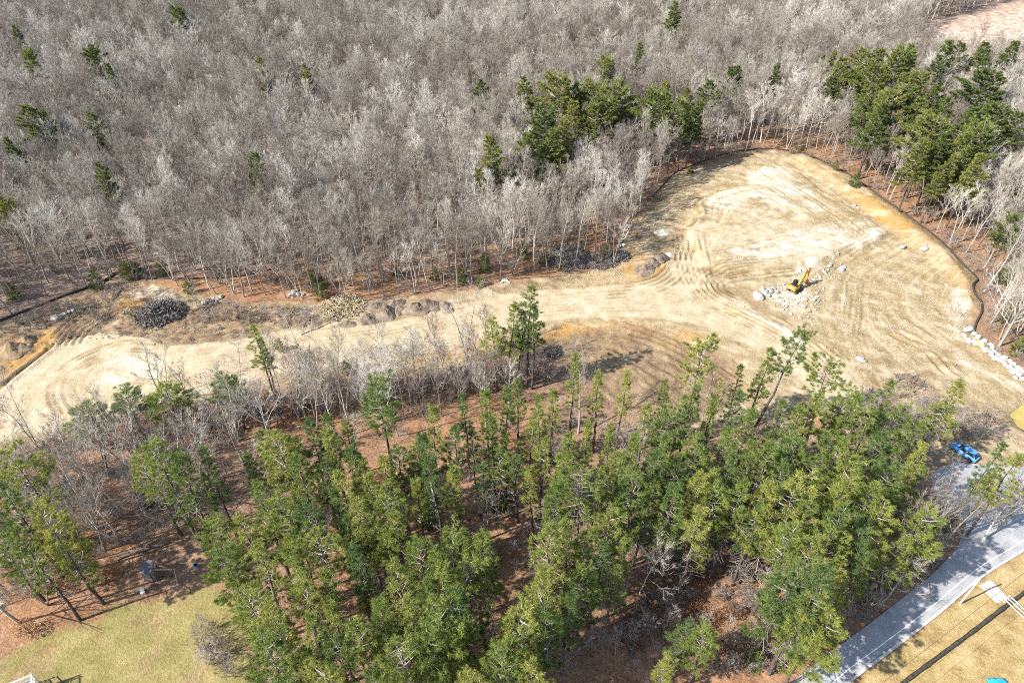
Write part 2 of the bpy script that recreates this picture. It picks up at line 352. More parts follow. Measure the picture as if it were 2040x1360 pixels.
mk['brown'] = np.maximum(mk['brown'], 0.75*sstep(-2, 3, dS+ed)*sstep(0.35, 0.6, fbm(X, Y, 6, 441, 3)))
mk['brown'] = np.maximum(mk['brown'], mk['tan']*(0.5*sstep(5, 0.5, dO)*(dR < 0)+0.4*sstep(0.52, 0.68, fbm(X, Y, 13, 431, 3))*(dR < -0.5)*(dP < 0)))
mk['brown'] *= 1-0.5*sstep(0.5, 0.7, fbm(X, Y, 4, 66, 3))
mk['orange'] = sstep(-1, 2, dK+ed*0.6)*0.35*fbm(X, Y, 5, 68)
for q in ORANGES: mk['orange'] = np.maximum(mk['orange'], sstep(-1.2, 1.5, sdist(X, Y, q)+ed*0.6+ed2)*(0.45+0.5*fbm(X, Y, 3, 71)))
roadm = sstep(-0.5, 0.6, dR+ed*0.22+ed2*0.4)
mk['sand'] = np.maximum(roadm*(0.72+0.28*fbm(X, Y, 8, 73)), sstep(-1, 1.5, dP+ed*0.3)*0.8*sstep(0.42, 0.60, fbm(X, Y, 11, 75)+0.03))
stk = np.zeros_like(X)
a = math.radians(-24); stk = fbm((X*math.cos(a)+Y*math.sin(a))*0.25, -X*math.sin(a)+Y*math.cos(a), 1.6, 91, 3)
mk['sand'] = np.maximum(mk['sand'], mk['tan']*0.55*sstep(0.5, 0.72, stk)*(dB < 0)*(dI < 0))
mk['white'] = np.zeros_like(X)
for q in WHITES: mk['white'] = np.maximum(mk['white'], sstep(-0.6, 2.0, sdist(X, Y, q)+ed*0.7+ed2)*(0.3+0.75*sstep(0.35, 0.65, stk*0.6+fbm(X, Y, 3, 83)*0.4)))
mk['white'] = np.clip(mk['white'], 0, 1)*mk['tan']
mk['grass'] = sstep(-1.0, 1.0, dL+ed*0.5+ed2)*(1-0.45*sstep(0.55, 0.72, fbm(X, Y, 3.5, 451, 3)))
strawm = sstep(-0.3, 0.5, dV+ed2*0.3)
mk['straw'] = strawm
mk['marsh'] = sstep(-6, 8, dM+ed*3)
mk['orange'] = np.maximum(mk['orange'], strawm*sstep(2.4, 0.6, dV)*0.6)
mk['white'] = np.maximum(mk['white'], 0.8*sstep(-0.5, 1.5, sdist(X, Y, pts([(1880, 1352), (1960, 1335), (2060, 1300), (2100, 1400), (1850, 1400)]))+ed*0.4))
# relief
Z *= 1-0.6*sstep(-2, 3, dO)
Z += 0.9*sstep(-0.7, 0.9, dP) - 0.45*sstep(-1.5, 2.5, dI) + 0.5*sstep(-0.4, 0.7, dR)*sstep(-25, -60, X) + 1.2*sstep(-1, 4, dK)
Z += mk['tan']*(1-roadm)*(fbm(X, Y, 1.5, 95, 3)-0.5)*0.38 + mk['brown']*(fbm(X, Y, 1.1, 97, 2)-0.5)*0.4
Z = np.where(dA > -6, Z*(1-sstep(-6, -1, dA))-0.02*sstep(-6, -1, dA), Z)
Z -= 1.0*sstep(-2.5, 2.0, dW)
rut = np.zeros_like(X); FLOW = []
def ruts_and_shade(px, offs, w=0.45, depth=0.16, ridge=0.6, amt=0.8, z=0.0):
    line = catmull(pts(px, z), 0.7); FLOW.append(line)
    amt *= 0.95; depth *= 0.95; w *= 0.8
    tan_ = np.gradient(line, axis=0); tan_ /= np.linalg.norm(tan_, axis=1)[:, None]+1e-9
    nrm = np.stack([-tan_[:, 1], tan_[:, 0]], 1)
    x0, y0 = line.min(0)-8; x1, y1 = line.max(0)+8
    I = np.where((gx > x0) & (gx < x1))[0]; J = np.where((gy > y0) & (gy < y1))[0]
    if not len(I) or not len(J): return
    sl = np.ix_(I, J); xs, ys = X[sl], Y[sl]
    best = np.full(xs.shape, 1e9); off = np.zeros(xs.shape)
    for k in range(len(line)):
        dx, dy = xs-line[k, 0], ys-line[k, 1]; d = dx*dx+dy*dy; m = d < best
        best = np.where(m, d, best); off = np.where(m, dx*nrm[k, 0]+dy*nrm[k, 1], off)
    lat = np.sqrt(np.maximum(best-off**2, 0)); live = sstep(1.0, 0.3, lat)
    brk = sstep(0.3, 0.62, fbm(xs, ys, 3.0, 101, 3))
    for o in offs:
        e = np.abs(off-o); g = np.exp(-(e/w)**2)*live*brk
        rg = np.exp(-((e-1.6*w)/w)**2)*live*brk
        Z[sl] += -depth*g+depth*ridge*rg; rut[sl] = np.maximum(rut[sl], g*amt)
ruts_and_shade([(150, 812), (137, 790), (135, 772), (142, 755), (162, 734), (203, 714), (250, 702), (300, 704)], [-1.3, -0.4, 0.5, 2.1, 3.0], 0.45, 0.16, amt=1.0)
ruts_and_shade([(200, 790), (172, 772), (175, 750), (200, 733)], [0, 1.6], 0.35, 0.08, amt=0.5)
ruts_and_shade([(128, 690), (136, 672), (152, 653), (190, 629), (230, 609), (252, 600)], [-3.4, -2.2, -0.8, 0.4, 1.8, 3.0], 0.5, 0.28)
ruts_and_shade([(1570, 530), (1500, 536), (1440, 545), (1412, 560), (1415, 580), (1440, 597), (1478, 612)], [-3.6, -2.6, -1.2, -0.2, 1.2, 2.2, 3.6], 0.45, 0.2, amt=1.0)
ruts_and_shade([(1366, 470), (1374, 515), (1385, 555), (1410, 588), (1450, 611), (1520, 645), (1600, 692), (1670, 750)], [-3, -1.9, -0.7, 0.5, 1.7, 2.9, 4.4], 0.45, 0.15, amt=0.8)
ruts_and_shade([(1200, 580), (1270, 574), (1320, 560), (1350, 532), (1362, 495)], [-2.5, -1.2, 0, 1.2, 2.4], 0.45, 0.2, amt=1.0)
ruts_and_shade([(1700, 565), (1696, 620), (1690, 670), (1708, 725), (1730, 770)], [-2.2, -1.2, 1.2, 2.2], 0.4, 0.12, amt=0.5)
ruts_and_shade([(1240, 650), (1320, 676), (1400, 720), (1470, 770)], [-12, -9.5, -7, -4.5, -2.5, -0.6, 0.6, 2], 0.55, 0.18, amt=0.6)
ruts_and_shade([(1260, 735), (1300, 770), (1330, 800)], [-1, 0.8], 0.5, 0.2, amt=0.8)
ruts_and_shade([(1780, 670), (1840, 700), (1880, 740), (1920, 770)], [0, 2], 0.6, 0.3, amt=0.6)
ruts_and_shade([(350, 740), (500, 715), (650, 690), (800, 665), (950, 632), (1100, 606), (1300, 598), (1420, 625), (1560, 690)], [-3.5, -2.3, -1.2, -0.2, 1, 2.1, 3.4], 0.35, 0.07, amt=0.38)
ruts_and_shade([(1420, 520), (1520, 500), (1640, 470), (1760, 440)], [-5, -3.8, -2, -0.8, 1.2, 2.4, 4], 0.4, 0.1, amt=0.4)
ruts_and_shade([(1500, 340), (1580, 390), (1660, 440), (1700, 470)], [-4, -2.7, 0, 1.3, 3], 0.45, 0.12, amt=0.4)
ruts_and_shade([(1620, 540), (1680, 510), (1740, 480)], [-2.2, -1.1, 0, 1.2], 0.4, 0.2, amt=0.6)
ruts_and_shade([(1500, 372), (1430, 386), (1392, 402), (1388, 415), (1394, 432), (1370, 462)], [0], 0.7, 0.35, 0.9, amt=0.9)  # pad edge: groove and ridge, its shadow line darkened into the soil colour
ruts_and_shade([(0, 775), (50, 737), (110, 690)], [0], 0.8, 0.7, 0.6, amt=0.9)
ruts_and_shade([(1468, 600), (1500, 625), (1530, 642), (1560, 657), (1590, 682)], [0], 0.7, -0.55, 0.0, amt=0.0)
l = catmull(pts([(1466, 598), (1500, 624), (1530, 641), (1560, 656), (1592, 684)]), 0.6)
for q in l: mk['white'] = np.maximum(mk['white'], np.exp(-((X-q[0])**2+(Y-q[1])**2)/0.9)*0.95)
# drag and tyre streaks that follow the traffic
FP, FA = [], []
for l in FLOW:
    t_ = np.gradient(l, axis=0)[::4]; FP.append(l[::4]); FA.append(np.arctan2(t_[:, 1], t_[:, 0]))
FP, FA = np.vstack(FP), np.concatenate(FA)
I0 = np.where((gx > -118) & (gx < 140))[0]; J0 = np.where((gy > 58) & (gy < 192))[0]
ci, cj = I0[::10], J0[::10]; cX, cY = X[np.ix_(ci, cj)], Y[np.ix_(ci, cj)]
c2 = np.zeros_like(cX); s2 = np.zeros_like(cX)
for (qx, qy), qa in zip(FP, FA):
    w_ = 1/((cX-qx)**2+(cY-qy)**2+6)**2; c2 += w_*math.cos(2*qa); s2 += w_*math.sin(2*qa)
ang_c = (c2, s2)
def lift(A):
    B = np.array([np.interp(gx[I0], gx[ci], A[:, j]) for j in range(A.shape[1])]).T
    return np.array([np.interp(gy[J0], gy[cj], B[i]) for i in range(B.shape[0])])
nrm_ = np.hypot(c2, s2)+1e-12; th = 0.5*np.arctan2(lift(s2/nrm_), lift(c2/nrm_))
bx_, by_ = X[np.ix_(I0, J0)], Y[np.ix_(I0, J0)]
wn1 = np.random.default_rng(3).random(bx_.shape).astype(np.float32); wn2 = vnoise(bx_, by_, 0.9, 401).astype(np.float32); src_ = 0.55*wn1+0.45*wn2
x0_, dx_ = gx[I0[0]], gx[I0[1]]-gx[I0[0]]; yy = gy[J0]; ex_, ey_ = np.cos(th), np.sin(th); acc = src_.copy(); cnt = 1
for sg in (1, -1):
    qx, qy, vx, vy = bx_.copy(), by_.copy(), ex_*sg, ey_*sg
    for k in range(16):
        qx = qx+vx*0.42; qy = qy+vy*0.42
        ii_ = np.clip(((qx-x0_)/dx_+0.5).astype(int), 0, len(I0)-1); jj_ = np.clip(np.searchsorted(yy, qy), 0, len(J0)-1)
        acc += src_[ii_, jj_]; cnt += 1
        nx_, ny_ = ex_[ii_, jj_], ey_[ii_, jj_]; sgn = np.sign(nx_*vx+ny_*vy)+(nx_*vx+ny_*vy == 0); vx, vy = nx_*sgn, ny_*sgn
lic = acc/cnt; lic = (lic-lic.mean())/lic.std()
LIC = np.zeros_like(X); LIC[np.ix_(I0, J0)] = np.clip(lic, -2.5, 2.5)
keep_ = mk['tan']*(1-0.5*mk['brown'])
Z += LIC*0.022*keep_
patch = sstep(0.35, 0.6, fbm(X, Y, 16, 411, 2))
rut = np.maximum(rut, sstep(0.3, 1.6, -LIC)*0.42*(0.25+0.75*patch))
mk['sand'] = np.maximum(mk['sand'], mk['tan']*0.7*sstep(0.4, 1.6, LIC)*(0.3+0.7*patch)*(dI < 1)*(1-0.7*mk['brown']))
mk['white'] = np.clip(mk['white']*(0.75+0.4*np.clip(LIC, -1.6, 1.2)), 0, 1)
mk['orange'] = np.maximum(mk['orange'], mk['tan']*0.28*sstep(0.58, 0.75, fbm(X, Y, 9, 421, 3))*sstep(-0.5, 1, LIC))
mk['rut'] = rut*mk['tan']

from bisect import bisect
def hz(x, y):
    i = min(max(bisect(gx, x)-1, 0), len(gx)-2); j = min(max(bisect(gy, y)-1, 0), len(gy)-2)
    u = (x-gx[i])/(gx[i+1]-gx[i]); v = (y-gy[j])/(gy[j+1]-gy[j])
    return float(Z[i, j]*(1-u)*(1-v)+Z[i+1, j]*u*(1-v)+Z[i, j+1]*(1-u)*v+Z[i+1, j+1]*u*v)
def samp(A, x, y):
    return float(A[min(max(bisect(gx, x)-1, 0), len(gx)-1), min(max(bisect(gy, y)-1, 0), len(gy)-1)])

nX, nY = X.shape
V = np.stack([X, Y, Z], -1).reshape(-1, 3)
ii, jj = np.meshgrid(np.arange(nX-1), np.arange(nY-1), indexing='ij')
F = np.stack([ii*nY+jj, (ii+1)*nY+jj, (ii+1)*nY+jj+1, ii*nY+jj+1], -1).reshape(-1, 4)
fc = lambda A: A[:-1, :-1].ravel()
zone = np.zeros(len(F), int)
zone[fc(mk['tan']) > 0.5] = 1
zone[(fc(roadm) > 0.5) & (fc(mk['tan']) > 0.3)] = 2
zone[fc(mk['grass']) > 0.5] = 3
zone[fc(strawm) > 0.5] = 4
zone[fc(mk['marsh']) > 0.5] = 5
for k, nm in enumerate(['ground', 'cleared_ground', 'dirt_road', 'lawn', 'grass_verge', 'marsh_field']):
    sel = F[zone == k]
    used, inv = np.unique(sel, return_inverse=True)
    me = np_mesh(nm, V[used], inv.reshape(-1, 4), M['terrain'], True)
    for key, A in mk.items():
        at_ = me.attributes.new(key, 'FLOAT', 'POINT'); at_.data.foreach_set('value', A.reshape(-1)[used].astype(np.float32))
    o = link(nm, me)
    lab = {'ground': 'forest floor of rusty fallen leaves', 'cleared_ground': 'cleared tan earth of the building site', 'dirt_road': 'pale sandy haul road with turning circle',
           'lawn': 'yellow green lawn below the play tower', 'grass_verge': 'straw coloured grass verge beside the asphalt road', 'marsh_field': 'pinkish dry marsh beyond the far pines'}[nm]
    tag(o, lab, None, None, 'structure')

def sheet(name, poly, z, mat, label):
    """a flat outline as a thin slab"""
    import bmesh
    bm = bmesh.new(); vs = [bm.verts.new((p[0], p[1], z)) for p in poly]; f = bm.faces.new(vs)
    if f.normal.z < 0: bmesh.ops.reverse_faces(bm, faces=[f])
    bmesh.ops.triangulate(bm, faces=[f]); me = bpy.data.meshes.new(name); bm.to_mesh(me); bm.free(); me.materials.append(mat)
    return tag(link(name, me), label, None, None, 'structure')
sheet('asphalt_road', ASPHALT, 0.06, M['asphalt'], 'pale grey asphalt road with a driveway mouth')
sheet('pond', POND, -0.55, M['water'], 'muddy yellow pond beside the cleared slope')
edge = catmull(pts([(1600, 1437), (1688, 1356), (1766, 1297), (1867, 1219), (1955, 1145), (2045, 1089), (2180, 1004)]), 2.0)
tg = np.gradient(edge, axis=0); tg /= np.linalg.norm(tg, axis=1)[:, None]; nm_ = np.stack([tg[:, 1], -tg[:, 0]], 1)
def strip(name, o1, o2, z1, z2, mat, label):
    """a long low bar that follows the road edge"""
    a = edge+nm_*o1; b = edge+nm_*o2; k = len(edge); v = []
    for arr, z in ((a, z1), (a, z2), (b, z2), (b, z1)): v += [(p[0], p[1], z) for p in arr]
    f = [(r*k+i, r*k+i+1, (r+1)*k+i+1, (r+1)*k+i) for r in range(3) for i in range(k-1)]
    return tag(MB().add(v, f).build(name, mat), label, None, None, 'structure')
strip('kerb', 0.02, 0.35, -0.1, 0.17, M['white_board'], 'pale low kerb along the asphalt road')
strip('road_edge_line', -0.95, -0.83, 0.061, 0.066, M['white'], 'thin white edge line on the asphalt road')

# ------------------------------------------------------------------ tree shapes
class TB:
    """collects bark tubes and loose triangles"""
    def __init__(self): self.wood = MB(); self.limb = MB(); self.tri = []
def rvec(r): 
    v = np.array([r.gauss(0, 1), r.gauss(0, 1), r.gauss(0, 1)]); return v/np.linalg.norm(v)
def nrm(v): return v/(np.linalg.norm(v)+1e-9)

def make_bare(seed, H, spread=1.0, clear=0.4, lean=0.02, forks=1, rt=0.16, limbs=15, subs=6, tw=9, twl=1.0, up=0.55, tww=0.034):
    r = random.Random(seed); t = TB(); twigs = []
    def grow(p, d, L, rad, lev, nseg, upb):
        path = [p]; dirs = [d]
        for i in range(nseg):
            d = nrm(d+rvec(r)*(0.10 if lev == 0 else 0.22)+np.array([0, 0, upb]))
            p = p+d*(L/nseg); path.append(p); dirs.append(d)
        n = 6 if lev == 0 else (4 if lev == 1 else 3)
        rr = [max(rad*(1-0.75*i/nseg), 0.008) for i in range(nseg+1)]
        (t.wood if lev == 0 else t.limb).tube(path, rr, n, 0, False)
        return path, dirs, rr
    def pick(path, dirs, rr, s):
        k = s*(len(path)-1); i = min(int(k), len(path)-2); f = k-i
        return path[i]*(1-f)+path[i+1]*f, dirs[i], rr[i]*(1-f)+rr[i+1]*f
    def side(d, ang, az):
        a = nrm(np.cross(d, [0.3, 0.9, 0.1])); b = np.cross(d, a)
        return nrm(d*math.cos(ang)+(a*math.cos(az)+b*math.sin(az))*math.sin(ang))
    stems = []
    for k in range(forks):
        d = nrm(np.array([r.gauss(0, lean), r.gauss(0, lean), 1.0])) if forks == 1 else side(np.array([0, 0, 1.0]), 0.16+0.12*r.random(), 6.28*k/forks+r.random())
        stems.append(grow(np.array([0, 0, -0.3]), d, H*(0.95 if k == 0 else 0.85), rt*(1 if forks == 1 else 0.75), 0, 8, 0.02))
    for path, dirs, rr in stems:
        az = r.random()*6.28; nl = max(4, limbs//forks)
        for i in range(nl):
            s = clear+(0.97-clear)*(i+r.random()*0.6)/nl; p, d, rad = pick(path, dirs, rr, s); az += 2.4+r.gauss(0, 0.3)
            L = H*0.34*spread*(1.15-0.75*(s-clear)/(1-clear))*(0.7+0.5*r.random())
            lp = grow(p, side(d, 0.75+0.25*r.random()-0.25*s, az), L, max(rad*0.55, 0.03), 1, 4, up*0.36)
            for j in range(subs):
                s2 = 0.25+0.75*(j+r.random())/subs; p2, d2, r2 = pick(*lp, min(s2, 0.98))
                L2 = L*0.45*(1.1-0.5*s2)*(0.6+0.6*r.random())
                sp = grow(p2, side(d2, 0.5+0.35*r.random(), r.random()*6.28), L2, max(r2*0.6, 0.016), 2, 2, up*0.35)
                for q in range(tw):
                    p3, d3, r3 = pick(*sp, 0.15+0.85*r.random()); d4 = nrm(side(d3, 0.3+0.5*r.random(), r.random()*6.28)+np.array([0, 0, up*0.95]))
                    twigs.append((p3, d4, twl*(0.45+0.75*r.random())))
            p2, d2, r2 = pick(*lp, 0.99); twigs.append((p2, d2, twl))
    P = np.array([a for a, b, c in twigs]); D = np.array([b for a, b, c in twigs]); L = np.array([c for a, b, c in twigs])
    rg = np.random.default_rng(seed); N_ = len(P)
    S = np.cross(D, rg.normal(size=(N_, 3))); S /= np.linalg.norm(S, axis=1)[:, None]+1e-9
    w = tww; e = P+D*L[:, None]
    tri = [np.stack([P-S*w/2, P+S*w/2, e], 1)]
    for k in range(2):
        b = P+D*(L*(0.25+0.5*rg.random(N_)))[:, None]; dd = D+rg.normal(size=(N_, 3))*0.38; dd /= np.linalg.norm(dd, axis=1)[:, None]
        ss = np.cross(dd, rg.normal(size=(N_, 3))); ss /= np.linalg.norm(ss, axis=1)[:, None]+1e-9
        tri.append(np.stack([b-ss*w*0.4, b+ss*w*0.4, b+dd*(L*0.55)[:, None]], 1))
    t.tri = np.concatenate(tri); return t

def tris_into(mb, tri, mi=0):
    b = len(mb.v); mb.v.extend(map(tuple, tri.reshape(-1, 3).tolist()))
    mb.f.extend([(b+3*i, b+3*i+1, b+3*i+2) for i in range(len(tri))]); mb.m.extend([mi]*len(tri))

def make_pine(seed, H=22.0, base=0.38, R=3.4, dens=1.0, form=0, dead=14, whorl=0.9, tuft=0.42, nn_=8, nw=0.027):
    r = random.Random(seed); rg = np.random.default_rng(seed); t = TB()
    path = []; p = np.zeros(3); p[2] = -0.4
    for i in range(10):
        path.append(p.copy()); p = p+np.array([r.gauss(0, 0.10), r.gauss(0, 0.10), (H+0.2)/9.4])
    rt = 0.012*H
    rr = [rt*(1-0.93*(i/9)**0.9) for i in range(10)]; t.wood.tube(path, rr, 7, 0, False)
    def tr(z):
        k = np.clip((z+0.4)/((H+0.2)/9.4), 0, 8.99); i = int(k); return path[i]*(1-(k-i))+path[i+1]*(k-i)
    sect = [0.45+0.85*r.random() for _ in range(7)]
    C = []; Dn = []; z = base*H; az = r.random()*6
    while z < H-0.4:
        u = (z-base*H)/(H-base*H)
        if form == 0: prof = (1-u)**0.8*0.95+0.06
        elif form == 1: prof = (math.sin(math.pi*min(1, 0.25+u*0.75))**0.7)*0.9+0.12*(1-u)
        else: prof = 0.35+0.75*math.sin(math.pi*min(1, 0.15+0.8*u))**1.2
        nb = r.choice([3, 4, 5]) if u < 0.85 else 3
        gap = r.random() < (0.16 if form else 0.05)
        for k in range(nb):
            az += 6.283/nb+r.gauss(0, 0.25)
            if gap and k % 2: continue
            L = R*prof*(0.6+0.55*r.random())*sect[int(az % 6.283/6.283*7) % 7]
            if L < 0.25: L = 0.25
            el = 0.02+0.75*u**1.5+r.gauss(0, 0.12)
            o = tr(z+r.gauss(0, 0.12)); h = np.array([math.cos(az), math.sin(az), 0]); q = [o]; dd = el-0.1
            for s in range(4): q.append(q[-1]+(h*math.cos(dd)+np.array([0, 0, math.sin(dd)]))*L/4); dd += 0.11
            t.limb.tube(q, [0.068*(L/3+0.25)*(1-0.8*s/4) for s in range(5)], 3, 0, False)
            npl = max(2, int((L*2.5+L*L*0.65)*dens)); sp_ = np.sqrt(rg.random(npl)*0.9+0.1); per = 6
            lat = np.array([-h[1], h[0], 0]); wp = (rg.random(npl)*2-1)*0.46*L*np.clip(1.2-sp_, 0.12, 0.75)
            s = np.repeat(sp_, per); wv = np.repeat(wp, per); nt = len(s)
            i = np.minimum((s*4).astype(int), 3); f = s*4-i; Q = np.array(q)
            c = Q[i]*(1-f)[:, None]+Q[i+1]*f[:, None]+lat*wv[:, None]-h*np.abs(wv)[:, None]*0.25
            hd = nrm(h)*0.8+np.array([0, 0, 0.3]); al = rg.random(nt)
            c = c+hd*(al[:, None]*0.42)+lat*(np.sign(wv)*al*0.16)[:, None]+rg.normal(size=(nt, 3))*[0.08, 0.08, 0.05]
            C.append(c); Dn.append(np.tile(h*0.6+np.array([0, 0, 0.5]), (nt, 1))+lat*np.sign(wv)[:, None]*0.35)
        z += whorl*(0.75+0.5*r.random())
    top = tr(H-0.2); C.append(top+rg.normal(size=(14, 3))*[0.18, 0.18, 0.4]-[0, 0, 0.3]); Dn.append(np.tile([0, 0, 1.0], (14, 1)))
    C = np.concatenate(C); Dn = np.concatenate(Dn); out = []
    for k in range(nn_):
        d = Dn+rg.normal(size=C.shape)*0.7; d /= np.linalg.norm(d, axis=1)[:, None]
        s = np.cross(d, rg.normal(size=C.shape)); s /= np.linalg.norm(s, axis=1)[:, None]+1e-9
        ln = tuft*(0.55+0.7*rg.random(len(C)))[:, None]; b = C+rg.normal(size=C.shape)*0.05; w = nw
        out.append(np.stack([b-s*w, b+s*w, b+d*ln], 1))
    t.tri = np.concatenate(out)
    for k in range(dead):                                   # bare dead limbs under the crown
        z = H*(base*0.45+r.random()*base*0.75); a_ = r.random()*6.283; o = tr(z); h = np.array([math.cos(a_), math.sin(a_), -0.1+0.2*r.random()]); L = 0.7+1.9*r.random()
        t.limb.tube([o, o+h*L*0.5, o+h*L+np.array([0, 0, r.gauss(0, 0.2)])], [0.035, 0.024, 0.008], 3, 0, False)
        for j in range(3):
            q = o+h*L*(0.4+0.5*r.random()); d = nrm(h+rvec(r)*0.8); t.limb.tube([q, q+d*L*0.4], [0.016, 0.005], 3, 0, False)
    return t

def tree_meshes(name, t, trunk_m, limb_m, leaf_m=None):
    a = t.wood.mesh(name+'_trunk', trunk_m, True)
    if leaf_m is None:
        tris_into(t.limb, t.tri); return (a, t.limb.mesh(name+'_crown', limb_m))
    t.limb.m = [1]*len(t.limb.f); tris_into(t.limb, t.tri); return (a, t.limb.mesh(name+'_crown', [leaf_m, limb_m]))

PINE = []
for k, (H, base, R, dens, form, dead) in enumerate([(22, 0.48, 2.45, 0.85, 0, 28), (23, 0.52, 2.1, 0.85, 0, 32), (21, 0.38, 2.1, 0.95, 0, 20), (24, 0.6, 3.0, 0.8, 2, 34), (22, 0.48, 1.8, 0.9, 0, 28), (20, 0.38, 2.7, 0.88, 1, 20), (25, 0.6, 2.7, 0.8, 2, 30), (22, 0.62, 2.1, 0.8, 1, 28), (21, 0.45, 2.6, 0.8, 0, 28), (23, 0.52, 2.35, 0.75, 1, 36)]):
    PINE.append((H, tree_meshes('pine%d' % k, make_pine(100+k, H, base, R, dens, form, dead), M['pine_bark'], M['pine_limb'], M['needle'])))
PINE_FAR = []
for k, (H, base, R, dens, form) in enumerate([(22, 0.42, 4.9, 0.8, 0), (23, 0.46, 4.5, 0.8, 0), (21, 0.42, 4.3, 0.85, 0), (23, 0.45, 4.8, 0.72, 1), (22, 0.5, 5.2, 0.7, 2)]):
    PINE_FAR.append((H, tree_meshes('far_pine%d' % k, make_pine(200+k, H, base, R, dens, form, 4, 0.62, 0.5, 5, 0.075), M['pine_bark'], M['pine_limb'], M['needle_far'])))
YOUNG = []
for k, (H, R) in enumerate([(5, 1.7), (4, 1.5), (6, 1.6)]):
    YOUNG.append((H, tree_meshes('young%d' % k, make_pine(260+k, H, 0.06, R, 1.3, 0, 0, 0.4, 0.3, 6, 0.03), M['pine_bark'], M['pine_limb'], M['hemlock'])))

BARE = []
for k, kw in enumerate([dict(H=16, spread=0.8, clear=0.5), dict(H=17, spread=0.7, clear=0.55), dict(H=15, spread=0.95, clear=0.42), dict(H=16, spread=0.85, clear=0.46, forks=2),
                        dict(H=14, spread=0.8, clear=0.4, forks=3, limbs=18), dict(H=17, spread=1.0, clear=0.5, limbs=13), dict(H=15, spread=0.7, clear=0.45, limbs=17), dict(H=16, spread=1.1, clear=0.45, up=0.4)]):
    BARE.append((kw['H'], make_bare(300+k, **kw), make_bare(300+k, tww=0.024, **kw)))
WIDE = []
for k, kw in enumerate([dict(H=14, spread=1.45, clear=0.28, limbs=15, rt=0.24, up=0.3), dict(H=15, spread=1.3, clear=0.3, forks=2, limbs=18, rt=0.26, up=0.35), dict(H=13, spread=1.4, clear=0.25, forks=3, limbs=18, rt=0.2, up=0.3)]):
    WIDE.append((kw['H'], make_bare(340+k, subs=7, tw=8, twl=1.1, tww=0.026, **kw)))
SAP = []
for k, kw in enumerate([dict(H=4.0, spread=1.1, clear=0.15, forks=3, limbs=9, rt=0.035, subs=3, tw=5, twl=0.6), dict(H=5.5, spread=0.8, clear=0.2, forks=1, limbs=8, rt=0.045, subs=4, tw=5, twl=0.7),
                        dict(H=2.4, spread=1.3, clear=0.1, forks=4, limbs=10, rt=0.025, subs=3, tw=5, twl=0.5)]):
    SAP.append((kw['H'], make_bare(360+k, **kw)))

def whole_mesh(name, t, ma, mb_):
    m = MB(); m.v = list(t.wood.v); m.f = list(t.wood.f); m.m = [0]*len(t.wood.f)
    b = len(m.v); m.v += t.limb.v; m.f += [tuple(b+i for i in f) for f in t.limb.f]; m.m += [1]*len(t.limb.f); tris_into(m, t.tri, 1)
    return m.mesh(name, [ma, mb_])
BARE_WHOLE = [whole_mesh('forest_tree%d' % k, t, M['bark'], M['twig']) for k, (H, t, _) in enumerate(BARE)]
SAP_WHOLE = [whole_mesh('brush%d' % k, t, M['brush'], M['brush']) for k, (H, t) in enumerate(SAP)]
BARE = [(H, tree_meshes('bare%d' % k, t, M['bark'], M['twig'])) for k, (H, _, t) in enumerate(BARE)]
WIDE = [(H, tree_meshes('wide%d' % k, t, M['bark'], M['twig'])) for k, (H, t) in enumerate(WIDE)]

def scatter(name, meshes, P, S, R, I, label):
    """one mass of many copies, spread by geometry nodes"""
    src = bpy.data.collections.new(name+'_sources')
    for k, me in enumerate(meshes):
        o = bpy.data.objects.new('%s_source_%02d' % (name, k), me); src.objects.link(o)
    me = bpy.data.meshes.new(name); me.vertices.add(len(P)); me.vertices.foreach_set('co', np.asarray(P, np.float32).ravel())
    for an, ty, arr, fld in (('scl', 'FLOAT_VECTOR', np.asarray(S, np.float32).ravel(), 'vector'), ('rot', 'FLOAT_VECTOR', np.asarray(R, np.float32).ravel(), 'vector'), ('idx', 'INT', np.asarray(I, np.int32), 'value')):
        me.attributes.new(an, ty, 'POINT').data.foreach_set(fld, arr)
    o = link(name, me); g = bpy.data.node_groups.new(name+'_nodes', 'GeometryNodeTree')
    g.interface.new_socket('Geometry', in_out='INPUT', socket_type='NodeSocketGeometry'); g.interface.new_socket('Geometry', in_out='OUTPUT', socket_type='NodeSocketGeometry')
    N = g.nodes; gi = N.new('NodeGroupInput'); go = N.new('NodeGroupOutput'); ip = N.new('GeometryNodeInstanceOnPoints'); ci = N.new('GeometryNodeCollectionInfo')
    ci.inputs['Collection'].default_value = src; ci.inputs['Separate Children'].default_value = True; ci.inputs['Reset Children'].default_value = True
    ip.inputs['Pick Instance'].default_value = True
    def na(nm, ty):
        q = N.new('GeometryNodeInputNamedAttribute'); q.data_type = ty; q.inputs['Name'].default_value = nm; return q.outputs['Attribute']
    L = g.links
    L.new(gi.outputs[0], ip.inputs['Points']); L.new(ci.outputs[0], ip.inputs['Instance']); L.new(na('idx', 'INT'), ip.inputs['Instance Index'])
    e2r = N.new('FunctionNodeEulerToRotation'); L.new(na('rot', 'FLOAT_VECTOR'), e2r.inputs[0]); L.new(e2r.outputs[0], ip.inputs['Rotation'])
    L.new(na('scl', 'FLOAT_VECTOR'), ip.inputs['Scale']); L.new(ip.outputs[0], go.inputs[0])
    o.modifiers.new('scatter', 'NODES').node_group = g
    return tag(o, label, None, None, 'stuff')

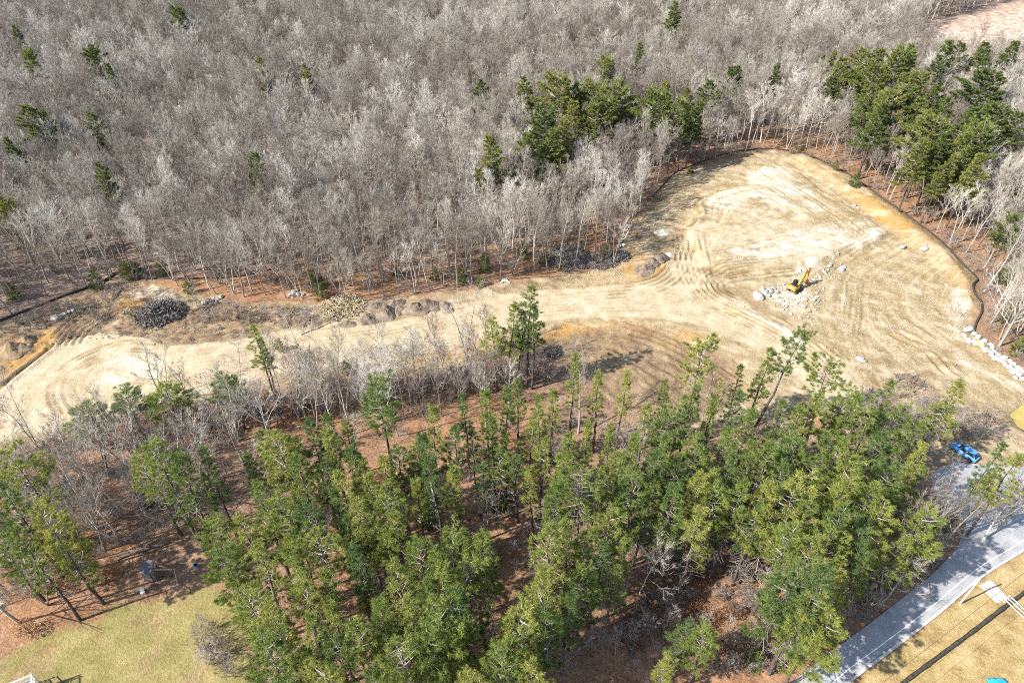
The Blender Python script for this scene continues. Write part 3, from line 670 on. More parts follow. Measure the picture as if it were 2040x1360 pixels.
# ------------------------------------------------------------------ placing the trees
ORD = ['first', 'second', 'third', 'fourth', 'fifth', 'sixth', 'seventh', 'eighth', 'ninth', 'tenth', 'eleventh', 'twelfth']
ROW = ['front', 'second', 'third', 'fourth', 'fifth', 'sixth', 'seventh', 'eighth', 'ninth', 'back']
def put_tree(name, parts, meshes, x, y, s, sz, rz, tilt=(0, 0)):
    r = empty(name, (x, y, hz(x, y))); r.rotation_euler = (tilt[0], tilt[1], rz); r.scale = (s, s, sz)
    for nm, me in zip(parts, meshes): link(nm, me, r)
    return r
def label_rows(items, noun, cat, group):
    """items: (object, u, v, adjective, zone). Within a zone rows run from near to far, each counted from the left."""
    zones = {}
    for it in items: zones.setdefault(it[4], []).append(it)
    for z, L in zones.items():
        L.sort(key=lambda i: -i[2]); n = len(L); nr = max(1, math.ceil(n/9)); per = math.ceil(n/nr)
        for k in range(nr):
            row = sorted(L[k*per:(k+1)*per], key=lambda i: i[1])
            for j, it in enumerate(row):
                if n == 1: lab = '%s %s %s' % (it[3], noun, z)
                elif nr == 1: lab = '%s %s, %s from left of those %s' % (it[3], noun, ORD[j], z)
                else: lab = '%s %s, %s from left in %s row %s' % (it[3], noun, ORD[j], ROW[min(k, 9)] if k < nr-1 or nr == 1 else 'last', z)
                tag(it[0], lab, cat, group)

# --- pines, by the place of their tops
FORE = """495,640,19,1 515,665,15,4 165,797,11,5 240,775,12,5 320,758,13,5 445,750,13,5 985,625,18,8 1020,598,20,0 1058,568,23,8 1040,612,18,1 1072,600,20,1 1145,700,22,4 1200,735,19,4 1248,735,20,4
1328,752,17,2 1405,672,23,3 1540,690,19,2 1475,725,16,1 1605,645,24,6 1655,708,22,3 1775,748,19,1 1910,752,19,0 1885,792,14,2 745,755,25,3 605,830,22,0 640,815,21,1 655,845,23,4 545,850,22,5
590,905,21,0 690,880,22,4 712,905,20,1 865,795,22,4 925,775,20,1 965,765,21,4 1002,765,19,4 1032,750,15,2 1072,778,22,2 1104,766,18,4 840,850,22,4 900,835,22,1 942,852,20,7 982,830,21,4
1085,860,20,1 1140,855,22,2 1180,830,21,4 1225,840,22,4 1290,800,17,2 1340,800,20,5 1385,765,18,4 1370,782,21,2 1440,760,17,7 1420,792,20,4 1482,775,21,7 1510,812,22,0 1555,790,23,1
1590,800,22,0 1632,780,23,4 1690,765,21,5 1722,782,22,0 1752,806,20,1 1800,800,19,5 1832,832,17,0 860,905,22,0 905,930,21,4 960,920,19,7 1120,900,23,2 1160,930,22,3 1235,890,22,0 1262,862,21,4
1272,930,22,5 1312,900,22,0 1332,862,21,2 1397,875,22,5 1450,850,23,0 1462,902,22,1 1502,870,21,4 1542,882,23,0 1600,862,23,5 1642,850,23,1 1682,872,22,0 1722,900,23,5 1762,862,21,0 1842,880,18,2
1852,922,17,1 1792,910,21,5 1822,935,19,0 300,868,24,6 395,892,21,1 425,1020,13,5 8,890,21,5 60,1000,23,5 18,1052,21,0 100,1075,15,2 500,960,21,0 560,982,22,5 612,1002,22,1 472,1012,19,0 662,962,20,4
722,992,22,0 772,962,23,1 822,952,21,4 792,1012,22,0 435,1085,19,5 500,1082,21,0 562,1092,22,1 630,1062,20,3 692,1077,22,4 642,1132,20,7 722,1142,14,2 782,1102,22,0 832,1062,22,1 892,1042,23,5
952,1052,23,0 872,1122,22,0 932,1112,20,3 1102,1042,23,1 1142,1032,21,0 1217,1012,19,5 1252,1062,18,1 1095,1130,23,0 1162,1120,18,5 1232,1132,16,1 482,1182,19,5 542,1202,21,0 522,1272,21,5
602,1222,22,1 652,1192,20,4 702,1232,22,7 762,1192,22,0 822,1182,23,1 872,1202,25,5 902,1162,23,0 792,1272,22,3 842,1252,23,5 1032,1202,23,5 1082,1192,22,0 1132,1182,19,1 1002,1292,22,5 1062,1302,20,0
932,1332,20,1 732,1322,20,0 642,1332,20,3 562,1342,19,5 1402,942,22,0 1442,962,21,5 1482,942,23,1 1400,1005,20,7 1542,952,23,0 1602,932,25,5 1622,982,23,1 1662,962,23,4 1582,1042,22,6 1702,952,25,0 1742,962,22,1
1762,1002,21,5 1852,1012,20,5 1872,1042,16,2 1602,1112,23,5 1642,1112,25,0 1632,1172,21,5 1684,1002,23,6 1722,1042,19,3 1402,1062,13,2 1375,1250,12,5 1412,1255,14,5 1332,1302,12,2 2002,880,20,1 1985,940,15,7 2045,905,19,0 1345,955,21,0
1030,905,17,7 770,1060,18,7 580,1040,18,7 1190,965,18,1 1205,1075,20,7 455,1130,17,2 1655,1225,18,5 1625,1060,22,1 690,835,20,4 765,900,20,0 735,935,20,8 680,930,20,1 640,915,19,9 570,865,20,8 480,900,17,4 790,880,19,9 830,880,19,8 1010,850,18,4 1055,835,19,8 1000,885,17,9 1060,930,17,4 1110,965,19,8 1300,960,20,8 1360,905,20,9 1430,925,20,8 1565,905,21,8 1640,905,21,9 1700,925,20,8 745,1035,19,9 690,1030,19,8 600,1150,19,9 850,1155,20,8 760,1245,19,9 910,1250,20,8 660,1270,19,9 1180,1060,19,8 1050,1255,20,9 1520,990,20,8 1660,1040,21,9 1690,1135,19,8 1735,1105,17,0 1805,1065,17,8 -25,960,22,8 -30,1050,17,5 340,905,22,8 270,900,20,9""".split()
rt = random.Random(5); items = []
def fore_zone(u, v, bu, bv):
    if u < 470 and v > 840: return 'at the left edge of the woods' if u < 130 else ('behind the wooden play tower' if v < 1050 else 'beside the lawn corner')
    if v < 815 and u < 460: return 'below the turning circle'
    if 470 < u < 530 and v < 700: return 'before the haul road'
    if 970 < u < 1070 and v < 640: return 'in the lone cluster by the haul road'
    if v < 780 and u > 1100: return 'at the edge of the brown infield' if u < 1450 else ('over the end of the haul road' if u < 1720 else 'by the root heaps')
    if u > 1950: return 'near the parked blue car'
    if u > 1560 and v > 1030: return 'beside the asphalt road'
    if 1300 < u < 1450 and v > 1030: return 'in the open brushy thicket'
    c = 'left' if u < 800 else ('middle' if u < 1200 else 'right')
    d = 'far' if v < 880 else ('inner' if v < 1020 else 'near')
    if d == 'near': c = 'left' if u < 680 else ('middle' if u < 950 else 'right')
    return 'in the %s %s stand' % (d, c)
for s in FORE:
    u, v, H, k = s.split(','); u, v, H, k = float(u), float(v), float(H), int(k)
    x, y = at(u, v, H); H0, me = PINE[k]
    for _ in range(2): x, y = at(u, v, H+hz(x, y))
    if v > 960 and k in (0, 1) and rt.random() < 0.5: H0, me = PINE[8+k]
    q = H/H0; wide = q**0.5*rt.uniform(0.9, 1.15)*(1.5 if u < 460 and v < 800 and H < 15 else 1.0)
    lean = (rt.gauss(0, 0.02), rt.gauss(0, 0.02))
    if (u, v) == (1605, 645): lean = (-0.02, 0.13)
    dx, dy = math.sin(lean[1])*H, -math.sin(lean[0])*H
    o = put_tree('pine_tree', ('trunk', 'crown'), me, x-dx, y-dy, wide, q, rt.random()*6.28, (0, 0))
    o.rotation_mode = 'QUATERNION'
    o.rotation_quaternion = Matrix.Rotation(lean[1], 3, 'Y').to_quaternion() @ Matrix.Rotation(lean[0], 3, 'X').to_quaternion() @ Matrix.Rotation(rt.random()*6.28, 3, 'Z').to_quaternion()
    adj = 'small' if H < 16 else ('tall' if H >= 23 else 'green')
    items.append((o, u, v, adj, fore_zone(u, v, 0, 0)))
label_rows(items, 'pine', 'pine tree', 'pines of the near woods')
NEAR_PINES = [(o.location.x, o.location.y) for o, *_ in items]

FAR = """358,15 22,49 50,101 178,98 208,122 524,110 604,123 49,206 78,222 174,220 14,267 196,321 499,301 3,402 957,155 1039,149 1116,154 1152,160 1179,169 1221,172 1137,196 1187,203 1211,198 1084,223 1120,233 1052,260
1103,250 1143,276 986,265 1211,118 1280,81 1351,0 1319,159 1323,183 1353,190 1370,172 1418,156 1390,196 1463,135 1553,122 1642,105 1666,98 1681,112 1722,93 1764,95 1813,85 1796,103 1871,105 1898,76 1918,81
1969,81 2030,78 1979,145 1661,149 1715,128 1742,166 1806,142 1830,147 1867,166 1779,183 1837,193 1762,198 1898,189 1871,237 1850,274 1921,257 1969,250 1945,210 1999,212 2033,220 1908,304 1935,288 1888,320
2030,433 1681,178 1700,150 1750,130 1810,175 1850,215 1890,262 1955,300 1735,100""".split()
BIGF = {(1661, 149): 17, (1681, 178): 15, (1700, 150): 17, (1642, 105): 18, (1715, 128): 19, (1666, 98): 19, (1553, 122): 19, (2030, 433): 15, (1418, 156): 20, (1370, 172): 19, (1116, 154): 24, (1390, 196): 20, (1908, 304): 19, (1888, 320): 17, (1935, 288): 20, (1850, 274): 20}
SMALLF = {(957, 155): 18.5, (499, 301): 17, (1211, 118): 18.5, (1143, 276): 14, (174, 220): 18.5, (78, 222): 18, (604, 123): 19.5, (1463, 135): 19, (1280, 81): 19, (50, 101): 18, (3, 402): 16, (524, 110): 19.5, (22, 49): 19.5, (178, 98): 19, (208, 122): 19.5, (14, 267): 19, (196, 321): 19.5, (358, 15): 19.5}
items = []
for s in FAR:
    u, v = map(float, s.split(',')); H = BIGF.get((u, v), SMALLF.get((u, v), rt.uniform(20.5, 22.5)))
    x, y = at(u, v, H)
    for _ in range(2): x, y = at(u, v, H+hz(x, y))
    H0, me = PINE_FAR[rt.randrange(5)]; q = H/H0
    o = put_tree('pine_tree', ('trunk', 'crown'), me, x, y, q*rt.uniform(0.78, 1.0)*(0.88 if H < 20 else 1.22), q, rt.random()*6.28, (rt.gauss(0, .02), rt.gauss(0, .02)))
    if u < 700: z = ('in the far left forest' if v < 200 else 'in the nearer left forest')
    elif 1060 <= u < 1250 and v > 150: z = 'in the middle forest clump'
    elif u < 1300: z = 'alone in the middle forest'
    elif u < 1600: z = 'behind the clearing tip'
    elif u > 1840 and v > 225: z = 'above the curving sock'
    elif u > 1900: z = 'near the pinkish marsh'
    else: z = 'in the big right stand'
    if (u, v) == (2030, 433): z = 'at the right edge below the big stand'
    items.append((o, u, v, 'small dark' if H < 20 else 'dark green', z))
label_rows(items, 'pine', 'pine tree', 'pines rising from the bare forest')
FAR_PINES = [(o.location.x, o.location.y) for o, *_ in items]

UNDER = """247,545 277,548 325,548 200,575 262,556 629,572 1039,510 963,540 917,560 792,548 954,570 1204,510 640,590 380,585 30,600 1375,345 1590,300 1660,345 1700,380 2000,640 2025,700 1990,560 1850,420
1080,525 870,555 560,700 690,745 640,760 600,765 900,745 1130,930 300,1010 150,1090 420,1090 980,1000 1000,1010 1810,1040 1500,1330""".split()
items = []
for s in UNDER:
    u, v = map(float, s.split(',')); x, y = at(u, v); H0, me = YOUNG[rt.randrange(3)]; q = rt.uniform(0.45, 0.95)
    o = put_tree('evergreen_sapling', ('trunk', 'crown'), me, x, y, q*1.1, q, rt.random()*6.28)
    z = 'near the left sock' if u < 420 and v < 640 else 'above the haul road' if v < 600 and u < 1240 else 'below the haul road' if v < 800 and u < 1000 else 'by the black sock' if u > 1240 and v < 720 else 'inside the pine woods'
    items.append((o, u, v, 'small green', z))
label_rows(items, 'evergreen sapling', 'sapling', 'evergreen saplings under the trees')

# --- bare trees
def poisson(cands, dmin):
    keep = []; cell = {}; it = iter(dmin) if hasattr(dmin, '__len__') else None
    for x, y in cands:
        d = float(next(it)) if hasattr(dmin, '__len__') else dmin; c = (int(x//4), int(y//4)); ok = True
        for a_ in (-2, -1, 0, 1, 2):
            for b_ in (-2, -1, 0, 1, 2):
                for (p, q) in cell.get((c[0]+a_, c[1]+b_), ()):
                    if (p-x)**2+(q-y)**2 < d*d: ok = False; break
                if not ok: break
            if not ok: break
        if ok: keep.append((x, y)); cell.setdefault(c, []).append((x, y))
    return keep
def inside(poly, x, y):
    return float(sdist(np.array([x]), np.array([y]), poly)[0])
rg = np.random.default_rng(12)
UPPER = pts([(-300, 740), (0, 640), (240, 548), (600, 590), (900, 572), (1100, 540), (1230, 525), (1270, 440), (1350, 345), (1540, 296), (1700, 350), (1850, 455), (1945, 560), (1945, 660), (2060, 745), (2300, 870)])
# forest behind and around the clearing
cx = rg.uniform(-340, 360, 110000); cy = rg.uniform(88, 470, 110000)
keep = (np.abs(cx) < cy*0.74+42)
cx, cy = cx[keep], cy[keep]
dOc = sdist(cx, cy, OPEN); dMc = sdist(cx, cy, MARSH)
up_line = np.interp(cx, np.array([-400, -128, *[p[0] for p in UPPER[2:11]]]), np.array([96, 100, *[p[1] for p in UPPER[2:11]]]))
ok = (dOc < -1.0) & (dMc < -4) & ((cy > up_line-6) | ((cx > 66) & (cy > 92)) )
ok &= ~((cx > 40) & (cx < 104) & (cy < 118) & (dOc > -3))
# whole blocks of woodland where no edge shows, single trees elsewhere
TS = 26.0; blocks = []
for bx in np.arange(-364, 364, TS):
    for by in np.arange(140, 480, TS):
        mx, my = bx+TS/2, by+TS/2
        if abs(mx) > my*0.76+50: continue
        q = np.array([[mx+i*TS/2, my+j*TS/2] for i in (-1, 0, 1) for j in (-1, 0, 1)])
        if sdist(q[:, 0], q[:, 1], OPEN).max() < -16 and sdist(q[:, 0], q[:, 1], MARSH).max() < -5: blocks.append((mx, my))
bs = {(round(x_, 1), round(y_, 1)) for x_, y_ in blocks}
inb = np.array([(round(math.floor((x_+364)/TS)*TS-364+TS/2, 1), round(math.floor((y_-140)/TS)*TS+140+TS/2, 1)) in bs for x_, y_ in zip(cx, cy)])
ok &= ~inb
cx, cy = cx[ok], cy[ok]
far_pos = poisson(list(zip(cx, cy)), 2.15+1.5*vnoise(cx, cy, 20, 501))
def clear_of(P, Q, d):
    cell = {}
    for p in Q: cell.setdefault((int(p[0]//6), int(p[1]//6)), []).append(p)
    return [p for p in P if not any((p[0]-q[0])**2+(p[1]-q[1])**2 < d*d for a_ in (-1, 0, 1) for b_ in (-1, 0, 1) for q in cell.get((int(p[0]//6)+a_, int(p[1]//6)+b_), ()))]
far_pos = clear_of(far_pos, FAR_PINES, 3.0)
# near belts: (outline in the photo, spacing, shapes)
BELTS = [('left', [(-60, 985), (60, 965), (160, 940), (300, 915), (440, 880), (560, 845), (640, 840), (540, 880), (470, 930), (430, 1010), (380, 1080), (290, 1090), (190, 1120), (100, 1160), (-60, 1220)], 3.9, 'wide'),
         ('strip', [(330, 815), (450, 800), (580, 775), (720, 752), (870, 740), (960, 715), (1030, 700), (1060, 760), (980, 790), (860, 790), (800, 850), (720, 860), (640, 840), (540, 815), (430, 830)], 3.5, 'tall'),
         ('strip', [(560, 795), (760, 775), (1030, 770), (1010, 830), (820, 840), (600, 855)], 3.4, 'tall'),
         ('pines', [(500, 900), (800, 850), (1200, 860), (1600, 880), (1820, 930), (1850, 1060), (1650, 1200), (1500, 1250), (1300, 1240), (1050, 1330), (600, 1340), (480, 1150)], 9.0, 'tall'),
         ('road', [(1650, 1262), (1740, 1200), (1850, 1115), (1900, 1070), (1840, 1060), (1730, 1120), (1640, 1200)], 3.3, 'wide'),
         ('right', [(1965, 640), (2000, 600), (2120, 640), (2200, 800), (2060, 740), (1990, 695)], 4.6, 'wide')]
near = []
for nm, poly, dm, sh in BELTS:
    P = pts(poly); lo, hi = P.min(0), P.max(0)
    c = np.stack([rg.uniform(lo[0], hi[0], 4000), rg.uniform(lo[1], hi[1], 4000)], 1); d = sdist(c[:, 0], c[:, 1], P)
    got = poisson([tuple(q) for q, e in zip(c, d) if e > 0], dm)
    got = [p for p in got if inside(LAWN, *p) < -2 and inside(ASPHALT, *p) < -1.5]
    got = clear_of(got, NEAR_PINES, 2.2 if nm != 'left' else 1.8)
    tower = at(310, 1140); got = [p for p in got if math.hypot(p[0]-tower[0], p[1]-tower[1]) > 7]
    near += [(p, nm, sh) for p in got]
for u, v in ((330, 795), (75, 890), (10, 930), (560, 790), (620, 745), (760, 735), (930, 712), (1750, 1205), (1722, 1160), (1960, 1075), (1985, 1055), (40, 1240), (95, 1205), (15, 1180), (210, 1095), (160, 1075)): near.append((at(u, v), 'edge', 'wide' if u < 200 or u > 1700 else 'tall'))
cand = [(p, nm, sh) for p, nm, sh in near]+[(p, 'forest', 'tall') for p in far_pos]
def size_px(p): return 1/proj(p[0], p[1], 8)[2]
vis = []
for c in cand:
    u, v, d = proj(c[0][0], c[0][1], 8); u0, v0, _ = proj(c[0][0], c[0][1], 0)
    if -30 < u < 2070 and -20 < v < 1400: vis.append(c)
vis.sort(key=lambda c: -size_px(c[0])); singles = vis[:296]; sid = {id(c) for c in singles}
rest = [c for c in cand if id(c) not in sid]
items = []
def bare_zone(u, v, nm):
    if nm == 'road' or (nm == 'edge' and u > 1600): return 'beside the asphalt road'
    if nm == 'right': return 'right of the boulder row'
    if nm == 'pines': return 'among the left near pines' if u < 800 else ('among the middle near pines' if u < 1200 else 'among the right near pines')
    if nm == 'left' or (nm == 'edge' and u < 200): return 'in the near left thicket' if u < 200 else 'behind the play tower'
    if nm in ('strip', 'edge'): return 'below haul road left part' if u < 560 else ('below haul road middle part' if u < 780 else 'left of the lone pine cluster')
    if u < 250: return 'behind the long left sock'
    if u < 450: return 'behind the grey stump heap'
    if u < 650: return 'behind the two small rock heaps'
    if u < 900: return 'behind the dark soil heaps'
    if u < 1080: return 'above the haul road bend'
    if u < 1300: return 'around the dark brush heap'
    if u < 1600: return 'behind the clearing tip'
    if v < 430: return 'along the upper right sock'
    return 'right of the curving sock'
for (p, nm, sh) in singles:
    x, y = p; lst = WIDE if (sh == 'wide' and rt.random() < 0.8) else BARE
    H0, me = lst[rt.randrange(len(lst))]; q = rt.uniform(0.78, 1.12)*(0.8 if nm == 'strip' else 1.0)
    if nm == 'right': q *= 1.15
    o = put_tree('bare_tree', ('trunk', 'crown'), me, x, y, q*rt.uniform(0.9, 1.1), q, rt.random()*6.28, (rt.gauss(0, .035), rt.gauss(0, .035)))
    u, v, _ = proj(x, y, 0); items.append((o, u, v, 'tall grey' if H0*q > 16.5 else ('wide grey' if lst is WIDE else 'slender grey'), bare_zone(u, v, nm)))
label_rows(items, 'bare tree', 'bare tree', 'bare trees near the clearing')
def tri_arrays(me):
    me.calc_loop_triangles(); v = np.empty(len(me.vertices)*3, np.float32); me.vertices.foreach_get('co', v)
    t = np.empty(len(me.loop_triangles)*3, np.int32); me.loop_triangles.foreach_get('vertices', t)
    m = np.empty(len(me.loop_triangles), np.int32); me.loop_triangles.foreach_get('material_index', m); return v.reshape(-1, 3), t.reshape(-1, 3), m
TA = [tri_arrays(me) for me in BARE_WHOLE]
def block_mesh(seed):
    g = np.random.default_rng(seed); c = list(zip(g.uniform(-TS/2, TS/2, 1500), g.uniform(-TS/2, TS/2, 1500)))
    pos = poisson(c, g.uniform(2.7, 4.5, 1500)); vs, ts, ms, tn, b = [], [], [], [], 0
    for x_, y_ in pos:
        v, t, m = TA[g.integers(0, len(TA))]; q = g.uniform(0.62, 1.12); a_ = g.uniform(0, 6.28); tn.append(np.full(len(v), np.clip(g.normal(0.5, 0.27), 0.01, 1), np.float32)); c_, s_ = math.cos(a_)*q*g.uniform(.9, 1.15), math.sin(a_)*q; lx, ly = g.normal(0, .04, 2)
        X_ = v[:, 0]*c_-v[:, 1]*s_+x_+v[:, 2]*lx; Y_ = v[:, 0]*s_+v[:, 1]*c_+y_+v[:, 2]*ly
        vs.append(np.stack([X_, Y_, v[:, 2]*q-0.3], 1)); ts.append(t+b); ms.append(m); b += len(v)
    me = np_mesh('woodland_block', np.concatenate(vs), np.concatenate(ts), [M['bark'], M['twig']]); mm = np.concatenate(ms)
    if len(mm) == len(me.polygons): me.polygons.foreach_set('material_index', mm)
    me.attributes.new('tone', 'FLOAT', 'POINT').data.foreach_set('value', np.concatenate(tn))
    print('block', len(pos), len(mm), len(me.polygons)); return me
BLOCKS = [block_mesh(950+k) for k in range(4)]
P = [(p[0][0], p[0][1], hz(*p[0])) for p in rest]; k = len(P)
sc_ = rg.uniform(0.72, 1.12, k); sx = sc_*rg.uniform(0.9, 1.15, k); nb_ = len(blocks)
S_ = np.vstack([np.stack([sx, sx, sc_], 1), np.ones((nb_, 3))]); R_ = np.vstack([np.stack([rg.normal(0, .04, k), rg.normal(0, .04, k), rg.uniform(0, 6.28, k)], 1), np.stack([np.zeros(nb_), np.zeros(nb_), rg.integers(0, 4, nb_)*math.pi/2], 1)])
I_ = np.concatenate([rg.integers(0, 8, k), 8+rg.integers(0, 4, nb_)])
scatter('bare_forest', BARE_WHOLE+BLOCKS, P+[(x_, y_, hz(x_, y_)) for x_, y_ in blocks], S_, R_, I_, 'grey leafless forest stretching away behind the clearing')
print('forest', len(rest), 'blocks', nb_, 'single', len(singles), 'near', len(near))

# --- low brush
BR = [([(1230, 1060), (1400, 1040), (1560, 1130), (1640, 1260), (1570, 1345), (1300, 1350), (1180, 1280), (1300, 1180)], 230), ([(300, 820), (600, 790), (900, 750), (1060, 700), (1100, 760), (900, 800), (700, 830), (400, 850)], 340),
      ([(-50, 900), (300, 840), (480, 880), (420, 1050), (200, 1130), (-50, 1260)], 320), ([(480, 900), (1200, 840), (1800, 900), (1700, 1150), (1100, 1330), (600, 1350)], 260),
      ([(0, 640), (240, 556), (500, 590), (900, 575), (1230, 520), (1350, 340), (1540, 296), (1400, 260), (900, 480), (300, 480), (0, 560)], 500),
      ([(1540, 296), (1700, 350), (1850, 455), (1945, 560), (1960, 700), (2100, 760), (2100, 500), (1900, 380), (1700, 280)], 320), ([(1640, 1275), (1740, 1225), (1860, 1130), (1900, 1060), (1800, 1080), (1640, 1200)], 120),
      ([(1700, 790), (1800, 790), (1950, 830), (1990, 880), (1900, 900), (1750, 860)], 90), ([(0, 650), (230, 565), (480, 600), (600, 640), (400, 650), (120, 640), (0, 690)], 70), ([(395, 1250), (440, 1250), (470, 1350), (410, 1340)], 22)]
P = []
for poly, cnt in BR:
    Q = pts(poly); lo, hi = Q.min(0), Q.max(0); c = np.stack([rg.uniform(lo[0], hi[0], cnt*4), rg.uniform(lo[1], hi[1], cnt*4)], 1); d = sdist(c[:, 0], c[:, 1], Q)
    P += [(q[0], q[1], hz(q[0], q[1])) for q in c[d > 0][:cnt]]
tower = at(310, 1140)
P = [p for p in P if (inside(LAWN, p[0], p[1]) < -0.3 or p[0] > at(395, 1300)[0]-0.5) and inside(ASPHALT, p[0], p[1]) < -0.6 and inside(VERGE, p[0], p[1]) < -1 and math.hypot(p[0]-tower[0], p[1]-tower[1]) > 4]
nd = len(P); DB = pts([(0, 655), (235, 565), (480, 605), (690, 612), (690, 640), (480, 672), (350, 680), (110, 680), (0, 740)])
c = np.stack([rg.uniform(DB[:, 0].min(), DB[:, 0].max(), 3600), rg.uniform(DB[:, 1].min(), DB[:, 1].max(), 3600)], 1); d = sdist(c[:, 0], c[:, 1], DB)
P += [(q[0], q[1], hz(q[0], q[1])+0.05) for q in c[d > 0][:800]]
k = len(P); s = rg.uniform(0.45, 1.1, k); fl = (np.arange(k) >= nd); s = np.where(fl, s*0.42, s)
scatter('undergrowth', SAP_WHOLE, P, np.stack([s, s, s*rg.uniform(0.7, 1.1, k)], 1), np.stack([rg.normal(0, .12, k)+fl*1.45, rg.normal(0, .12, k), rg.uniform(0, 6.28, k)], 1), rg.integers(0, 3, k), 'leafless brown undergrowth under the trees')

# --- shrubs that kept their dry leaves
def make_shrub(seed, R=1.3, n=500):
    g = np.random.default_rng(seed); c = g.normal(size=(n, 3)); c /= np.linalg.norm(c, axis=1)[:, None]; c = c*(g.random(n)**0.4*R)[:, None]*[1, 1, 0.85]+[0, 0, R*0.95]
    d = g.normal(size=(n, 3)); d /= np.linalg.norm(d, axis=1)[:, None]; s_ = np.cross(d, g.normal(size=(n, 3))); s_ /= np.linalg.norm(s_, axis=1)[:, None]
    t = MB(); tris_into(t, np.stack([c-s_*0.06, c+s_*0.06, c+d*0.17], 1)); w = MB()
    for k in range(14):
        e = c[k*7]; w.tube([(0, 0, -0.1), tuple(e*0.5+[0, 0, 0.1]), tuple(e)], [0.03, 0.02, 0.008], 3, 0, False)
    return w.mesh('shrub_stem', M['brush']), t.mesh('shrub_crown', M['dry_leaf'])
SHR = [make_shrub(700+k) for k in range(3)]; items = []
for u, v in ((213, 1155), (230, 1140), (1432, 1300), (1418, 1240), (1470, 1320), (1500, 1290), (1400, 1170), (1385, 1215), (1330, 1190), (1290, 1230), (1520, 1240), (1455, 1225), (1260, 1290), (1350, 1330), (105, 1180), (60, 1260)):
    x, y = at(u, v); a_, b_ = SHR[rt.randrange(3)]; q = rt.uniform(0.7, 1.25)
    o = put_tree('dry_leaf_shrub', ('stem', 'crown'), (a_, b_), x, y, q, q, rt.random()*6.28)
    items.append((o, u, v, 'rusty', 'near the lawn' if u < 300 else 'in the brushy thicket'))
label_rows(items, 'dry leaved shrub', 'shrub', 'shrubs with dry rusty leaves')
# pale shrub beside the lawn
x, y = at(440, 1300); o = put_tree('bare_shrub', ('trunk', 'crown'), WIDE[2][1], x, y, 0.42, 0.36, 1.0, (0.0, -0.5)); tag(o, 'pale leafless shrub leaning over the lawn edge', 'shrub')

# ------------------------------------------------------------------ rocks and heaps
import bmesh
def rock_mesh(seed, mat, sub=2, rough=0.22):
    bm = bmesh.new(); bmesh.ops.create_icosphere(bm, subdivisions=sub, radius=1.0); r = random.Random(seed)
    planes = [(Vector(rvec(r)), 0.55+0.3*r.random()) for _ in range(9)]
    for v in bm.verts:
        p = v.co.copy()
        for nn, d in planes:
            e = p.dot(nn)-d
            if e > 0: p -= nn*e*0.9
        v.co = p*(1+r.gauss(0, rough*0.12))
    me = bpy.data.meshes.new('rock'); bm.to_mesh(me); bm.free(); me.materials.append(mat); return me
ROCK = [rock_mesh(800+k, M['boulder']) for k in range(7)]; ROCK_T = rock_mesh(810, M['boulder_tan'])
def boulder(u, v, s, label, group=None, tanc=False, dz=0.0):
    x, y = at(u, v); o = link('boulder', ROCK_T if tanc else ROCK[rt.randrange(7)])
    sx, sy, sz = s*rt.uniform(0.85, 1.25), s*rt.uniform(0.75, 1.1), s*rt.uniform(0.6, 0.85)
    o.location = (x, y, hz(x, y)+sz*0.34+dz); o.scale = (sx, sy, sz); o.rotation_euler = (rt.gauss(0, .2), rt.gauss(0, .2), rt.random()*6.28)
    return tag(o, label, 'boulder', group)
WALL = [(1927, 658, 1.0), (1922, 671, .75), (1940, 668, .75), (1930, 680, .8), (1942, 684, .9), (1948, 674, .7), (1953, 690, 1.15), (1960, 680, .8), (1964, 700, .9), (1958, 697, .7), (1972, 693, 1.0), (1974, 706, .8), (1980, 701, .8), (1983, 714, .85),
        (1990, 708, .75), (1992, 720, .75), (1999, 714, .8), (2000, 727, .85), (2008, 720, .75), (2009, 733, .8), (2017, 727, .8), (2018, 741, .9), (2026, 735, .8), (2028, 748, .85), (2035, 741, .9), (2037, 755, .85), (2046, 750, .9), (1985, 697, .6), (1936, 660, .55), (2022, 752, .6)]
row = sorted(range(len(WALL)), key=lambda i: WALL[i][0])
for r_, i in enumerate(row):
    u, v, s = WALL[i]; tanc = (u, v) == (1953, 690); seg = r_//10; j = r_ % 10
    boulder(u, v, s, 'ochre stained boulder among the pale ones below the curving sock' if tanc else '%s pale boulder of the %s third of the boulder row below the curving sock' % (ORD[j], ('upper', 'middle', 'lower')[seg]), 'boulder row at the slope foot', tanc)
for i, (u, v, s, nm) in enumerate([(1512, 592, 1.45, 'largest pale boulder left of the excavator'), (1524, 585, 1.0, 'pale boulder right behind the largest one left of the excavator'), (1533, 581, 1.0, 'third pale boulder in the line left of the excavator'),
                                   (1540, 577, .8, 'fourth pale boulder in the line left of the excavator'), (1530, 589, .7, 'small pale boulder below the line left of the excavator'), (1547, 583, .6, 'pale boulder nearest the excavator in its line'), (1520, 578, .7, 'pale boulder above the line left of the excavator')]):
    boulder(u, v, s, nm, 'boulders beside the excavator')
RUB = [(1556, 600, .6), (1566, 612, .5), (1586, 604, .6), (1600, 612, .55), (1612, 622, .5), (1575, 626, .45), (1594, 634, .45), (1558, 618, .4), (1622, 600, .6), (1642, 543, .7), (1632, 552, .6), (1652, 530, .6), (1621, 558, .55), (1602, 546, .6), (1592, 538, .45), (1550, 592, .5), (1606, 596, .7), (1628, 585, .5)]
for i, (u, v, s) in enumerate(sorted(RUB)): boulder(u, v, s, '%s from left of the scattered pale boulders in the %s half around the excavator' % (ORD[i % 9], ('left', 'right')[i//9]), 'scattered boulders around the excavator')
